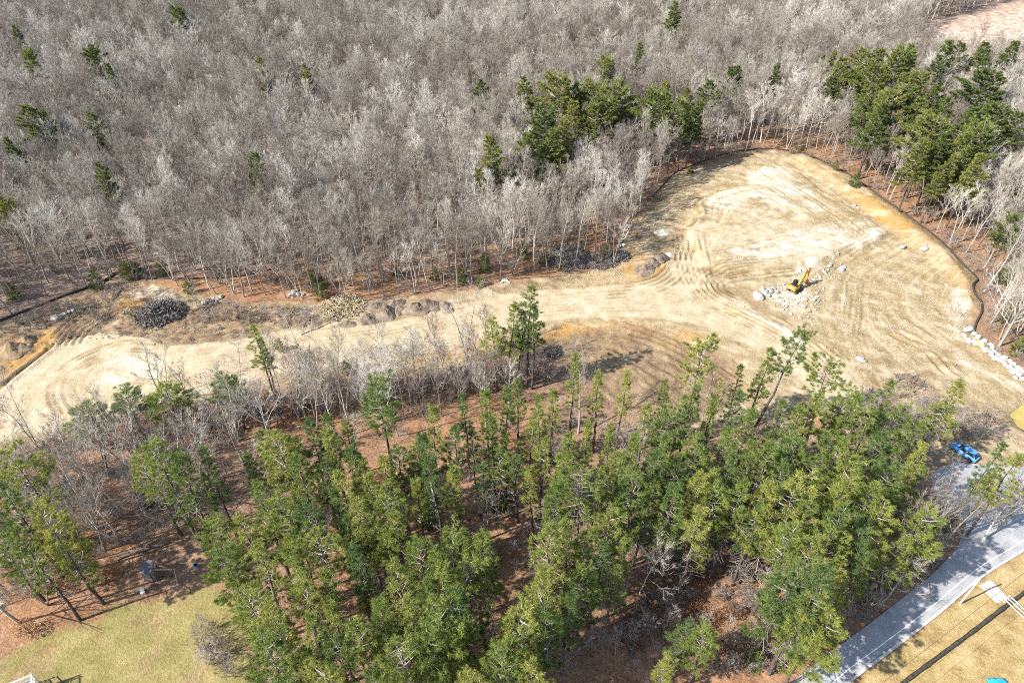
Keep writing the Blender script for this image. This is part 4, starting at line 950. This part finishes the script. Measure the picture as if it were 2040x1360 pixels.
for cl, ps in (('the rock heap right of the grey stump heap', [(409, 604, .85), (418, 600, .7), (426, 597, .75), (434, 597, .65), (441, 593, .6), (422, 606, .5), (431, 604, .5)]),
               ('the rock heap nearest the pale slash', [(578, 587, .6), (586, 584, .8), (594, 586, .7), (602, 588, .55), (590, 579, .55), (583, 591, .45)]),
               ('the rock line above the rutted turn', [(114, 634, 1.2), (124, 628, .6), (131, 626, .6), (139, 623, .7), (147, 621, .7), (154, 619, .6)]),
               ('the small rocks at the road bend', [(1006, 560, .7), (1013, 562, .5), (1000, 563, .45)]),
               ('the rock spill above the dark brush heap', [(1236, 483, .9), (1240, 470, .8), (1246, 461, .7), (1232, 493, .8), (1250, 452, .6), (1242, 490, .6)]),
               ('the loose rocks on the upper slope', [(1703, 409, .8), (1710, 413, .5), (1797, 493, .9), (1838, 500, .9), (1842, 494, .6), (1675, 537, .9), (1682, 532, .6), (1714, 716, .8), (1722, 720, .5)])):
    ps = sorted(ps); big = max(range(len(ps)), key=lambda i: ps[i][2])
    for i, (u, v, s) in enumerate(ps): boulder(u, v, s, ('largest and %s' % ORD[i] if i == big else ORD[i])+' boulder from left in '+cl, cl[4:])
rr_ = rg; RB = []
for poly, cnt, smax in (([(1505, 590), (1560, 560), (1660, 500), (1680, 520), (1640, 600), (1620, 650), (1570, 630)], 520, .35), ([(1640, 560), (1900, 520), (1930, 680), (1960, 760), (1800, 800), (1640, 740)], 700, .22), ([(1880, 560), (1930, 590), (1930, 650), (1890, 680)], 160, .35),
                        ([(1370, 470), (1390, 520), (1240, 560), (1300, 540)], 90, .2), ([(0, 680), (230, 570), (480, 600), (640, 640), (340, 690), (100, 700)], 260, .25), ([(900, 600), (1240, 562), (1240, 552), (900, 590)], 90, .2), ([(640, 600), (720, 610), (740, 640), (660, 640)], 60, .3), ([(1090, 540), (1250, 500), (1250, 545), (1100, 552)], 60, .28)):
    Q = pts(poly); lo, hi = Q.min(0), Q.max(0); c = np.stack([rr_.uniform(lo[0], hi[0], cnt*4), rr_.uniform(lo[1], hi[1], cnt*4)], 1); d = sdist(c[:, 0], c[:, 1], Q)
    RB += [(q[0], q[1], smax*rr_.random()**2+0.05) for q in c[d > 0][:cnt]]
RBM = [rock_mesh(830+k, M['rubble'], 1) for k in range(4)]
k = len(RB); s = np.array([q[2] for q in RB])
scatter('rubble', RBM, [(q[0], q[1], hz(q[0], q[1])+q[2]*0.2) for q in RB], np.stack([s, s*rr_.uniform(.7, 1.2, k), s*0.7], 1), np.stack([rr_.normal(0, .3, k), rr_.normal(0, .3, k), rr_.uniform(0, 6.28, k)], 1), rr_.integers(0, 4, k), 'pale stones strewn over the cleared earth')

def mound_mesh(seed, mat, n=30, m=11, lump=0.3, pts_=None):
    g = random.Random(seed); ph = [g.random()*9 for _ in range(6)]; v = [(0, 0, 1.0)]
    prof = lambda t: 0.8*(1-t)**1.1+0.2*(1-t**1.7)
    for i in range(1, m+1):
        t = i/m
        for j in range(n):
            a_ = 2*math.pi*j/n; rad = t*(1+0.13*math.sin(2*a_+ph[0])+0.09*math.sin(3*a_+ph[1])+0.06*math.sin(5*a_+ph[2])+g.gauss(0, 0.025))
            x, y = math.cos(a_)*rad, math.sin(a_)*rad; nz = float(fbm(np.array([x]), np.array([y]), 0.4, seed, 4)[0])-0.5+g.gauss(0, 0.045)
            v.append((x, y, max(prof(t)+nz*lump*(1.2-t) if i < m else -0.25, -0.25)))
    f = [(0, 1+j, 1+(j+1) % n) for j in range(n)]
    for i in range(m-1):
        for j in range(n): f.append((1+i*n+j, 1+(i+1)*n+j, 1+(i+1)*n+(j+1) % n, 1+i*n+(j+1) % n))
    return MB().add(v, f).mesh('mound', mat, False)
MD = [mound_mesh(850+k, M['soil'], 44, 18, 0.7) for k in range(5)]
def heap(name, me, u, v, rx, ry, h, rz, label, cat, group=None):
    x, y = at(u, v); o = link(name, me); o.location = (x, y, hz(x, y)-0.05); o.scale = (rx, ry, h); o.rotation_euler = (0, 0, rz)
    return tag(o, label, cat, group)
SP_ = [(693, 646, 1.9, 1.1), (731, 636, 2.4, 1.4), (765, 598, 2.6, 1.3), (771, 621, 2.8, 1.9), (785, 607, 2.6, 1.7), (798, 617, 2.4, 1.6), (825, 616, 3.0, 2.0), (852, 609, 2.8, 2.0), (886, 610, 2.7, 1.7), (745, 610, 2.2, 1.0)]
for i, (u, v, R_, h) in enumerate(sorted(SP_)): heap('soil_heap', MD[i % 5], u, v, R_, R_*(0.75+0.3*((i*7) % 3)/2), h*(0.6+0.25*((i*5) % 3)/2), i*1.3, '%s dark soil heap from left along the haul road edge' % ORD[i], 'soil heap', 'dark soil heaps along the haul road')
for i, (u, v, R_, h) in enumerate([(1285, 537, 3.0, 1.5), (1300, 524, 2.4, 1.3), (1316, 514, 2.3, 1.3)]): heap('soil_heap', MD[i+1], u, v, R_, R_*0.85, h, i, '%s brown soil heap from left beside the pad approach' % ORD[i], 'soil heap', 'brown soil heaps by the pad')
MW = [mound_mesh(870+k, M['soil_white'], lump=0.2) for k in range(2)]
heap('sand_heap', MW[0], 1332, 508, 1.6, 1.1, 0.9, 0.3, 'small white sand heap beside the brown soil heaps', 'sand heap')
heap('sand_heap', MW[1], 1319, 465, 2.0, 1.5, 1.3, 0.3, 'larger white sand heap above the pad approach', 'sand heap')
MT = [mound_mesh(880+k, M['soil_tan'], lump=0.5) for k in range(2)]
heap('earth_mound', MT[0], 28, 700, 3.4, 3.0, 2.2, 0.5, 'rough tan earth mound at the left trench', 'earth mound')
heap('earth_mound', MT[1], 55, 680, 2.4, 2.0, 1.5, 1.5, 'smaller tan earth mound behind the left trench mound', 'earth mound')
heap('earth_mound', MT[1], 262, 622, 2.6, 2.2, 1.3, 0.5, 'low tan earth mound left of the grey stump heap', 'earth mound')

def brush_heap(u, v, rx, ry, h, rz, seed, mat, nb, label, blen=1.5, core=True, rad=0.05, cat='brush heap'):
    x, y = at(u, v); r = empty('brush_heap', (x, y, hz(x, y)), rz); g = random.Random(seed)
    if core:
        o = link('core', mound_mesh(seed, M['stump'] if mat is M['stump'] else M['soil_tan'], lump=0.9), r); o.scale = (rx*0.92, ry*0.92, h*0.75)
    b = MB()
    for k in range(nb):
        t_ = math.sqrt(g.random()); a_ = g.random()*6.283; cx_, cy_ = math.cos(a_)*t_*rx, math.sin(a_)*t_*ry; cz = h*(1-t_**1.6)*0.85*g.uniform(0.5, 1.1)+0.1
        d = nrm(rvec(g)*np.array([1, 1, 0.6])); L = blen*g.uniform(0.35, 1.1); p = np.array([cx_, cy_, cz]); q = rad*g.uniform(0.4, 1.6)
        b.tube([p-d*L/2, p+rvec(g)*L*0.08, p+d*L/2], [q, q*0.85, q*0.5], 4, 0, False)
    o = b.build('branches', mat, r); o['kind'] = 'stuff'; return tag(r, label, cat)
brush_heap(320, 628, 5.2, 4.2, 3.2, 0.3, 901, M['stump'], 900, 'large grey heap of tree stumps and roots', 1.7, True, 0.09)
brush_heap(1130, 515, 5.6, 5.2, 2.8, 0.2, 902, M['stump'], 1000, 'large dark brush heap at the forest edge', 1.9, True, 0.06)
brush_heap(1196, 524, 4.4, 2.6, 1.4, 0.1, 903, M['stump'], 450, 'low dark brush heap right of the larger one', 1.5, True, 0.06)
brush_heap(1236, 512, 2.4, 2.2, 1.5, 0.1, 906, M['stump'], 250, 'small dark root heap next to the rock spill', 1.3, True, 0.08)
brush_heap(682, 612, 5.2, 4.4, 1.5, 0.4, 904, M['slash'], 520, 'pale yellow heap of cut branches by the soil heaps', 2.2, False, 0.07)
brush_heap(1810, 762, 3.6, 2.6, 0.6, 0.0, 905, M['log'], 130, 'broad brown root heap on the lower slope', 1.0, True, 0.07)
brush_heap(1960, 834, 1.8, 1.3, 0.6, 0.0, 907, M['log'], 80, 'small brown root heap near the pond', 0.9, True, 0.07)
brush_heap(1097, 700, 2.2, 2.0, 1.2, 0.0, 909, M['stump'], 190, 'dark brush heap at the infield corner', 1.2, True, 0.05)

for i, (u, v, rx, ry, h, nb) in enumerate([(70, 648, 3.2, 2.0, .8, 110), (165, 622, 2.6, 1.6, .6, 80), (225, 588, 2.4, 1.5, .6, 80), (410, 628, 3.0, 1.8, .6, 110), (500, 632, 3.4, 1.8, .7, 120), (580, 622, 2.6, 1.6, .6, 90), (610, 640, 2.2, 1.2, .5, 60)]):
    brush_heap(u, v, rx, ry, h, i*0.7, 920+i, M['log'], nb, '%s from left of the low brown brush heaps in the churned strip' % ORD[i], 1.2, True, 0.05)
# fallen logs
for u1, v1, u2, v2, r_, lab in ((233, 1112, 338, 1080, .3, 'long fallen trunk lying behind the play tower'), (265, 1185, 315, 1163, .12, 'thin fallen pole at the lawn edge'), (1305, 985, 1260, 965, .2, 'fallen log under the right pines'), (1290, 1080, 1360, 1065, .16, 'pale fallen log in the brushy thicket'),
                                 (1220, 1270, 1290, 1300, .14, 'dark fallen log low in the brushy thicket'), (690, 1312, 770, 1308, .12, 'fallen branch among the near pines'), (1100, 925, 1180, 905, .12, 'thin fallen log in the middle of the pines'), (600, 668, 660, 642, .12, 'fallen log beside the haul road')):
    x1, y1 = at(u1, v1); x2, y2 = at(u2, v2); q = MB(); ps = []
    for k in range(7):
        t_ = k/6; x, y = x1+(x2-x1)*t_, y1+(y2-y1)*t_; ps.append((x+rt.gauss(0, .08), y+rt.gauss(0, .08), hz(x, y)+r_*0.8))
    q.tube(ps, [r_*(1-0.08*k) for k in range(7)], 8)
    for k in (2, 4): q.tube([ps[k], (ps[k][0]+rt.uniform(-.8, .8), ps[k][1]+rt.uniform(-.8, .8), ps[k][2]+0.7)], [r_*0.35, r_*0.1], 4)
    tag(q.build('fallen_log', M['log'], None, True), lab, 'log')

# silt socks
def sock(px, rad, label):
    l = catmull(pts(px), 0.8); q = MB(); g = random.Random(len(px)); q.tube([(x, y, hz(x, y)+rad*0.75) for x, y in l], [rad*(1+0.12*math.sin(i*1.7)+g.gauss(0, .05)) for i in range(len(l))], 8)
    return tag(q.build('silt_sock', M['sock'], None, True), label, 'silt sock')
sock([(1545, 298), (1590, 304), (1640, 322), (1690, 350), (1740, 386), (1790, 420), (1840, 452), (1880, 487), (1910, 520), (1940, 546), (1948, 556), (1936, 572), (1940, 588), (1954, 602), (1955, 622), (1944, 645), (1940, 662)], 0.21, 'long black silt sock curving down the right side of the clearing')
sock([(1540, 298), (1490, 300), (1440, 308), (1390, 326), (1345, 345), (1318, 372), (1300, 392)], 0.18, 'black silt sock along the far left edge of the clearing')
sock([(-90, 678), (0, 640), (70, 614), (130, 590), (180, 572), (215, 556), (230, 545)], 0.27, 'straight black silt sock in front of the left forest')
sock([(246, 552), (262, 556), (330, 555), (400, 556), (470, 552), (540, 538)], 0.2, 'thin black silt sock running right behind the edge trees')
sock([(1770, 1385), (1802, 1358), (1870, 1308), (1940, 1256), (2000, 1210), (2030, 1188), (2090, 1146)], 0.27, 'black silt sock crossing the straw verge beside the road')

# ------------------------------------------------------------------ excavator
ex, ey = at(1583, 578); EX = empty('excavator', (ex, ey, hz(ex, ey)+0.02), math.radians(38)); EX.scale = (0.72, 0.72, 0.72); tag(EX, 'yellow tracked excavator working on the pale rubble', 'excavator')
for s in (-1, 1):
    q = MB(); c = []
    for k in range(28):
        a_ = 2*math.pi*k/28; c.append((math.cos(a_)*0.45+(1.6 if math.cos(a_) > 0 else -1.6), math.sin(a_)*0.45+0.47))
    vs = [(x, s*1.25+w, z) for w in (-0.32, 0.32) for x, z in c]; k = len(c)
    q.add(vs, [(i, (i+1) % k, k+(i+1) % k, k+i) for i in range(k)]+[tuple(range(k-1, -1, -1)), tuple(range(k, 2*k))])
    tr_ = q.build('track', M['track'], EX)
    w = MB()
    for x_ in (-1.6, -0.8, 0, 0.8, 1.6): w.lathe((x_, s*1.25-0.34, 0.47), (0, 1, 0), [(0, 0.3), (0.68, 0.3)], 12)
    w.build('wheel', M['black'], tr_)
MB().box((0, 0, 0.62), (2.2, 1.9, 0.5)).build('undercarriage', M['black'], EX)
MB().lathe((0, 0, 0.87), (0, 0, 1), [(0, 0.75), (0.2, 0.75)], 20).build('slew_ring', M['black'], EX)
MB().box((-0.35, 0, 1.2), (3.6, 2.7, 0.3)).build('house_deck', M['black'], EX)
q = MB(); q.box((-2.05, 0, 1.85), (0.75, 2.72, 1.15), 0, 0, 0.93); cw = q.build('counterweight', M['yellow'], EX)
MB().box((-2.437, 0.1, 1.85), (0.03, 1.0, 0.62)).build('grille', M['white'], cw)
MB().box((-0.85, -0.72, 1.83), (1.65, 1.22, 0.96), 0, 0, 0.97).build('engine_panel', M['yellow'], EX)
MB().box((-0.85, 0.75, 1.75), (1.65, 1.16, 0.8), 0, 0, 0.97).build('engine_panel', M['yellow'], EX)
q = MB(); q.box((-0.95, 0, 2.36), (1.35, 2.3, 0.12)); q.box((-0.5, -0.7, 2.45), (0.5, 0.7, 0.1)); ec = q.build('engine_cover', M['black'], EX)
MB().lathe((-1.2, 0.5, 2.4), (0, 0, 1), [(0, 0.09), (0.55, 0.09)], 10).build('exhaust', M['steel'], ec)
q = MB(); prof = [(0.0, 1.35), (1.55, 1.35), (1.62, 1.9), (1.25, 2.95), (0.0, 2.95)]
vs = [(x, y_, z) for y_ in (0.35, 1.32) for x, z in prof]; q.add(vs, [(4, 3, 2, 1, 0), (5, 6, 7, 8, 9)]+[(i, (i+1) % 5, 5+(i+1) % 5, 5+i) for i in range(5)])
cab = q.build('cab', M['black'], EX)
MB().box((0.75, 1.335, 2.35), (1.0, 0.02, 0.85)).build('window', M['glass'], cab)
MB().box((0.75, 0.335, 2.35), (1.0, 0.02, 0.85)).build('window', M['glass'], cab)
MB().beam((1.63, 0.835, 2.0), (1.32, 0.835, 2.86), 0.86, 0.02).build('windscreen', M['glass'], cab)
MB().box((0.6, 0.835, 2.98), (1.2, 0.92, 0.06)).build('roof_panel', M['black'], cab)
B0, B1, B2 = (0.7, -0.25, 1.7), (2.6, -0.25, 4.5), (4.9, -0.25, 6.0)
q = MB(); q.beam(B0, B1, 0.5, 0.6, 0, 0.48, 0.85); q.beam(B1, B2, 0.48, 0.85, 0, 0.4, 0.42); bo = q.build('boom', M['yellow'], EX)
S0, S1 = (4.35, -0.25, 6.7), (4.95, -0.25, 2.2)
q = MB(); q.beam(S0, (4.85, -0.25, 5.6), 0.34, 0.3, 0, 0.38, 0.62); q.beam((4.85, -0.25, 5.6), S1, 0.38, 0.62, 0, 0.32, 0.34); st = q.build('stick', M['yellow'], EX)
q = MB(); bp = [(0.0, 0.1), (0.55, -0.1), (0.75, -0.75), (0.3, -1.35), (-0.35, -1.45), (-0.75, -1.15), (-0.6, -1.05), (-0.28, -1.25), (0.2, -1.15), (0.55, -0.7), (0.4, -0.2)]
for y_ in (-0.55, 0.55):
    side_ = [(0.0, 0.1), (0.55, -0.1), (0.75, -0.75), (0.3, -1.35), (-0.35, -1.45), (-0.75, -1.15)]
    vs = [(S1[0]-x, S1[1]+y_+w, S1[2]+z) for w in (-0.03, 0.03) for x, z in side_]; q.add(vs, [tuple(range(5, -1, -1)), tuple(range(6, 12))]+[(i, (i+1) % 6, 6+(i+1) % 6, 6+i) for i in range(6)])
sh = [(0.0, 0.1), (0.55, -0.1), (0.75, -0.75), (0.3, -1.35), (-0.35, -1.45)]
for (x1, z1), (x2, z2) in zip(sh, sh[1:]): q.beam((S1[0]-x1, S1[1], S1[2]+z1), (S1[0]-x2, S1[1], S1[2]+z2), 1.04, 0.06)
bk = q.build('bucket', M['bucket'], EX)
for k in range(5): MB().beam((S1[0]+0.3, S1[1]-0.44+0.22*k, S1[2]-1.45), (S1[0]+0.6, S1[1]-0.44+0.22*k, S1[2]-1.38), 0.1, 0.08, 0, 0.04, 0.03).build('tooth', M['steel'], bk)
for a_, b_ in (((1.5, -0.62, 1.4), (2.9, -0.62, 4.3)), ((1.5, 0.12, 1.4), (2.9, 0.12, 4.3)), ((2.7, -0.25, 5.05), (4.4, -0.25, 6.6)), ((4.95, -0.25, 5.2), (5.2, -0.25, 2.7))):
    q = MB(); a_, b_ = Vector(a_), Vector(b_); m_ = a_.lerp(b_, 0.58); q.tube([a_, m_], 0.1, 10); cy_ = q.build('hydraulic_cylinder', M['black'], EX); MB().tube([m_, b_], 0.055, 8).build('rod', M['steel'], cy_)

# ------------------------------------------------------------------ car
a_, b_ = at(1901, 892), at(1939, 917); cxy = ((a_[0]+b_[0])/2, (a_[1]+b_[1])/2)
CAR = empty('parked_car', (cxy[0], cxy[1], hz(*cxy)+0.03), math.atan2(a_[1]-b_[1], a_[0]-b_[0])); tag(CAR, 'small blue car parked in the driveway mouth', 'car')
def loft(sections):
    """closed body from cross-sections (x, half width, low, shoulder, top, top half width)"""
    q = MB(); vs = []; k = 8
    for x, w, zl, zs, zt, wt in sections: vs += [(x, -w*0.92, zl), (x, -w, zl+0.12), (x, -w, zs), (x, -wt, zt), (x, wt, zt), (x, w, zs), (x, w, zl+0.12), (x, w*0.92, zl)]
    n_ = len(sections); f = [(i*k+j, i*k+(j+1) % k, (i+1)*k+(j+1) % k, (i+1)*k+j) for i in range(n_-1) for j in range(k)]
    f += [tuple(range(k-1, -1, -1)), tuple((n_-1)*k+j for j in range(k))]; return q.add(vs, f)
body = loft([(-2.1, .76, .34, .62, .82, .62), (-1.95, .84, .24, .72, .93, .7), (-1.3, .87, .22, .8, .96, .74), (0.0, .88, .2, .82, .97, .76), (0.9, .87, .22, .8, .95, .74), (1.6, .85, .22, .72, .86, .68), (2.0, .8, .26, .62, .74, .62), (2.12, .68, .36, .55, .64, .55)]).build('body', M['carblue'], CAR, True)
loft([(-1.92, .68, .92, .95, .97, .62), (-1.5, .7, .92, 1.1, 1.36, .54), (-1.0, .72, .93, 1.2, 1.45, .56), (0.2, .72, .94, 1.2, 1.45, .56), (0.55, .71, .94, 1.1, 1.3, .57), (1.08, .68, .93, .945, .955, .62)]).build('window_band', M['glass'], CAR, True)
loft([(-1.52, .55, 1.36, 1.38, 1.4, .5), (-1.0, .58, 1.44, 1.46, 1.49, .52), (0.2, .58, 1.44, 1.46, 1.49, .52), (0.34, .56, 1.38, 1.4, 1.42, .5)]).build('roof', M['carblue'], CAR, True)
for s in (-1, 1):
    for p, q_ in (((1.1, s*.69, .94), (0.42, s*.6, 1.4)), ((-0.35, s*.735, .95), (-0.35, s*.585, 1.44)), ((-1.85, s*.69, .95), (-1.4, s*.57, 1.4))): MB().beam(p, q_, 0.07, 0.07).build('pillar', M['carblue'], CAR)
    for x_ in (-1.35, 1.3):
        w = MB().lathe((x_, s*.86-0.1, .31), (0, 1, 0), [(0, .2), (0.02, .31), (0.18, .31), (0.2, .2)], 18).build('wheel', M['tyre'], CAR)
        MB().lathe((x_, s*.86-0.105, .31), (0, 1, 0), [(0, .19), (0.21, .19)], 12).build('rim', M['steel'], w)
    MB().box((2.0, s*.6, .62), (.16, .28, .12)).build('headlight', M['white'], CAR)
    MB().box((-2.06, s*.64, .72), (.1, .2, .16)).build('tail_light', M['bucket'], CAR)
    MB().box((0.75, s*.95, 1.0), (.12, .16, .12)).build('mirror', M['carblue'], CAR)

# ------------------------------------------------------------------ play tower with swing beam
px_, py_ = at(306, 1148); PT = empty('play_tower', (px_, py_, hz(px_, py_)), 0.03); tag(PT, 'weathered wooden play tower with swing beam beside the lawn', 'play tower')
for k in range(7):
    if k in (5,): continue
    MB().box((-0.66+0.2*k, -0.72, 1.1), (0.185, 0.04, 2.2)).build('board', M['wood_grey'], PT)
for sx_ in (-0.75, 0.75):
    for sy_ in (-0.7, 0.7): MB().box((sx_, sy_, 1.25), (0.1, 0.1, 2.5)).build('post', M['wood_grey'], PT)
for k in range(6):
    MB().box((-0.74, -0.55+0.22*k, 1.1), (0.03, 0.2, 2.2)).build('board', M['wood_grey'], PT)
    MB().box((0.74, -0.55+0.22*k, 0.9), (0.03, 0.2, 1.8)).build('board', M['wood_grey'], PT)
MB().box((0, 0, 1.2), (1.4, 1.3, 0.06)).build('floor', M['wood_grey'], PT)
MB().beam((0, -1.0, 2.35), (0, 0.95, 2.75), 1.75, 0.06).build('roof', M['shingle'], PT)
MB().beam((0.8, -0.3, 2.25), (3.75, -0.3, 2.25), 0.13, 0.16).build('beam', M['wood_tan'], PT)
for e in (-1, 1): MB().beam((3.7, -0.3, 2.25), (3.78, -0.3+e*0.9, 0), 0.11, 0.11).build('leg', M['wood_tan'], PT)
for x_ in (1.6, 2.7):
    sw = MB().box((x_, -0.3, 0.5), (0.5, 0.2, 0.04)).build('swing_seat', M['black'], PT)
    for e in (-0.22, 0.22): MB().tube([(x_+e, -0.3, 0.5), (x_+e, -0.3, 2.2)], 0.012, 4).build('rope', M['steel'], sw)
x, y = at(391, 1128); q = MB(); q.lathe((0, 0, 0), (0, 0, 1), [(0, .22), (.03, .24), (.5, .28), (.53, .3), (.53, .25), (.15, .22)], 16); tag(q.build('plastic_barrel', M['blue'], None, False, (x, y, hz(x, y))), 'blue plastic barrel right of the play tower', 'barrel')
x, y = at(286, 1182); ch = empty('lawn_chair', (x, y, hz(x, y)), 0.6); tag(ch, 'small white chair standing at the lawn edge', 'chair')
MB().box((0, 0, .42), (.5, .5, .05)).build('seat', M['white'], ch); MB().beam((0, .24, .44), (0, .36, .95), .5, .04).build('backrest', M['white'], ch)
for sx_ in (-.22, .22):
    for sy_ in (-.22, .22): MB().box((sx_, sy_, .2), (.05, .05, .4)).build('leg', M['white'], ch)

# ------------------------------------------------------------------ deck corner at the lawn
def P3(u, v, z): x, y = at(u, v, z); return Vector((x, y, z))
DK = empty('deck_railing', (*P3(62, 1348, 2.6)[:2], 0)); tag(DK, 'white deck corner with railing at the lower left of the lawn', 'deck'); off = Vector(DK.location)
A0, A1 = P3(-30, 1381, 3.5), P3(63, 1343, 3.5)
down = lambda p, z: Vector((p.x, p.y, z))
dirn = (A1-A0).normalized(); side2 = Vector((dirn.y, -dirn.x, 0)); A2 = A1+side2*3.5
def dpart(q, nm, mat): q.v = [(v[0]-off.x, v[1]-off.y, v[2]) for v in q.v]; return q.build(nm, mat, DK)
for a_, b_ in ((A0, A1), (A1, A2)):
    dpart(MB().beam(a_, b_, 0.16, 0.07), 'top_rail', M['white']); dpart(MB().beam(down(a_, 2.65), down(b_, 2.65), 0.06, 0.08), 'bottom_rail', M['white'])
    n_ = int((b_-a_).length/0.18)
    for k in range(1, n_): p = a_.lerp(b_, k/n_); dpart(MB().beam(down(p, 2.66), down(p, 3.46), 0.035, 0.035), 'baluster', M['white'])
for p in (A0, A1, A2): dpart(MB().beam(down(p, hz(p.x, p.y)-0.1), down(p, 3.58), 0.13, 0.13), 'post', M['white'])
for k in range(14):
    o_ = side2*(0.12+0.15*k); dpart(MB().beam(down(A0+o_, 2.5), down(A1+o_-dirn*0.1, 2.5), 0.14, 0.04), 'board', M['white_board'])
DF = empty('lattice_screen', (*P3(92, 1352, 1.8)[:2], 0)); tag(DF, 'dark framed screen panel right of the white deck', 'screen'); off = Vector(DF.location)
C0, C1 = P3(70, 1362, 1.9), P3(113, 1346, 1.9)
def fpart(q, nm, mat): q.v = [(v[0]-off.x, v[1]-off.y, v[2]) for v in q.v]; return q.build(nm, mat, DF)
fpart(MB().beam(C0, C1, 0.12, 0.1), 'top_rail', M['log']); fpart(MB().beam(down(C0, .25), down(C1, .25), 0.1, 0.08), 'bottom_rail', M['log'])
for t_ in (0, 0.62, 1.0): p = C0.lerp(C1, t_); fpart(MB().beam(down(p, hz(p.x, p.y)-.1), down(p, 1.94), 0.12, 0.12), 'post', M['log'])
for t_ in np.linspace(0.04, 0.58, 9): p = C0.lerp(C1, float(t_)); fpart(MB().beam(down(p, .28), down(p, 1.85), 0.05, 0.03), 'slat', M['black'])

# ------------------------------------------------------------------ roadside: post, boards, wires, tarp
x, y = at(1912, 1202); q = MB(); q.tube([(0, 0, -0.3), (0, 0, 6.9)], [0.11, 0.09], 10); q.lathe((0, 0, 6.9), (0, 0, 1), [(0, .1), (.06, .1), (.1, .04)], 10)
tag(q.build('white_post', M['white'], None, False, (x, y, hz(x, y))), 'tall thin white post between road and verge', 'post')
BS = empty('board_stack', (*at(1978, 1180), 0)); tag(BS, 'loose stack of weathered white boards lying across the verge', 'board stack')
a_, b_ = Vector((*at(1961, 1161), 0)), Vector((*at(1996, 1197), 0)); d = (b_-a_).normalized(); s_ = Vector((d.y, -d.x, 0)); bz = hz(*at(1978, 1180)); off = Vector(BS.location)
for k in range(9):
    o_ = s_*(0.26*(k-4))+d*rt.uniform(-.25, .25); q = MB().beam(a_+o_-off+Vector((0, 0, bz+0.12+0.03*(k % 2))), b_+o_-off+Vector((0, 0, bz+0.14+0.03*(k % 3))), 0.17, 0.05); q.build('board', M['white_board'], BS)
for k in range(5):
    o_ = s_*(0.3*(k-2))+d*rt.uniform(-.3, .3); MB().beam(a_+o_-off+Vector((0, 0, bz+0.24)), b_+o_-off+Vector((0, 0, bz+0.24+0.02*k)), 0.17, 0.05).build('board', M['white_board'], BS)
for k, (u1, v1, u2, v2) in enumerate(((2003, 1194, 2060, 1248), (1999, 1199, 2055, 1253), (2007, 1190, 2064, 1243))):
    p1, p2 = Vector((*at(u1, v1), 0)), Vector((*at(u2, v2), 0)); q = MB(); q.beam((p1.x, p1.y, hz(p1.x, p1.y)+0.5), (p2.x, p2.y, hz(p2.x, p2.y)+0.5), 0.14, 0.06)
    tag(q.build('white_rail', M['white'], None), '%s of the three long white rails below the board stack' % ('middle', 'lower', 'upper')[k], 'rail', 'white rails by the board stack')
    for p in (p1, p2): MB().box((p.x, p.y, hz(p.x, p.y)+0.2), (0.1, 0.1, 0.6)).build('post', M['white'], bpy.data.objects[q and COL.objects[-1].name])
for k, (u1, v1, u2, v2) in enumerate(((1700, 1404, 2120, 1078), (1740, 1408, 2140, 1098))):
    p1, p2 = Vector((*at(u1, v1, 7.5), 7.5)), Vector((*at(u2, v2, 7.5), 7.5)); q = MB(); ps = []
    for i in range(25): t_ = i/24; p = p1.lerp(p2, t_*1.4-0.2); p.z -= 0.5*(1-(2*t_-1)**2)-0.25; ps.append(p)
    q.tube(ps, 0.022, 4); tag(q.build('overhead_wire', M['wire'], None), '%s thin overhead wire above the straw verge' % ('upper', 'lower')[k], 'wire', 'overhead wires')
x, y = at(1987, 1366); q = MB(); vs = []
for i in range(9):
    for j in range(9): vs.append((-1.2+0.3*i, -0.8+0.2*j, 0.25+0.12*math.sin(i*1.9)*math.cos(j*1.3)+0.25*math.exp(-((i-4)**2+(j-4)**2)/8)))
q.add(vs, [(i*9+j, (i+1)*9+j, (i+1)*9+j+1, i*9+j+1) for i in range(8) for j in range(8)]); o = q.build('tarpaulin', M['blue'], None, True, (x, y, hz(x, y))); md = o.modifiers.new('thickness', 'SOLIDIFY'); md.thickness = 0.03
tag(o, 'crumpled blue tarpaulin on the white sand patch', 'tarpaulin')
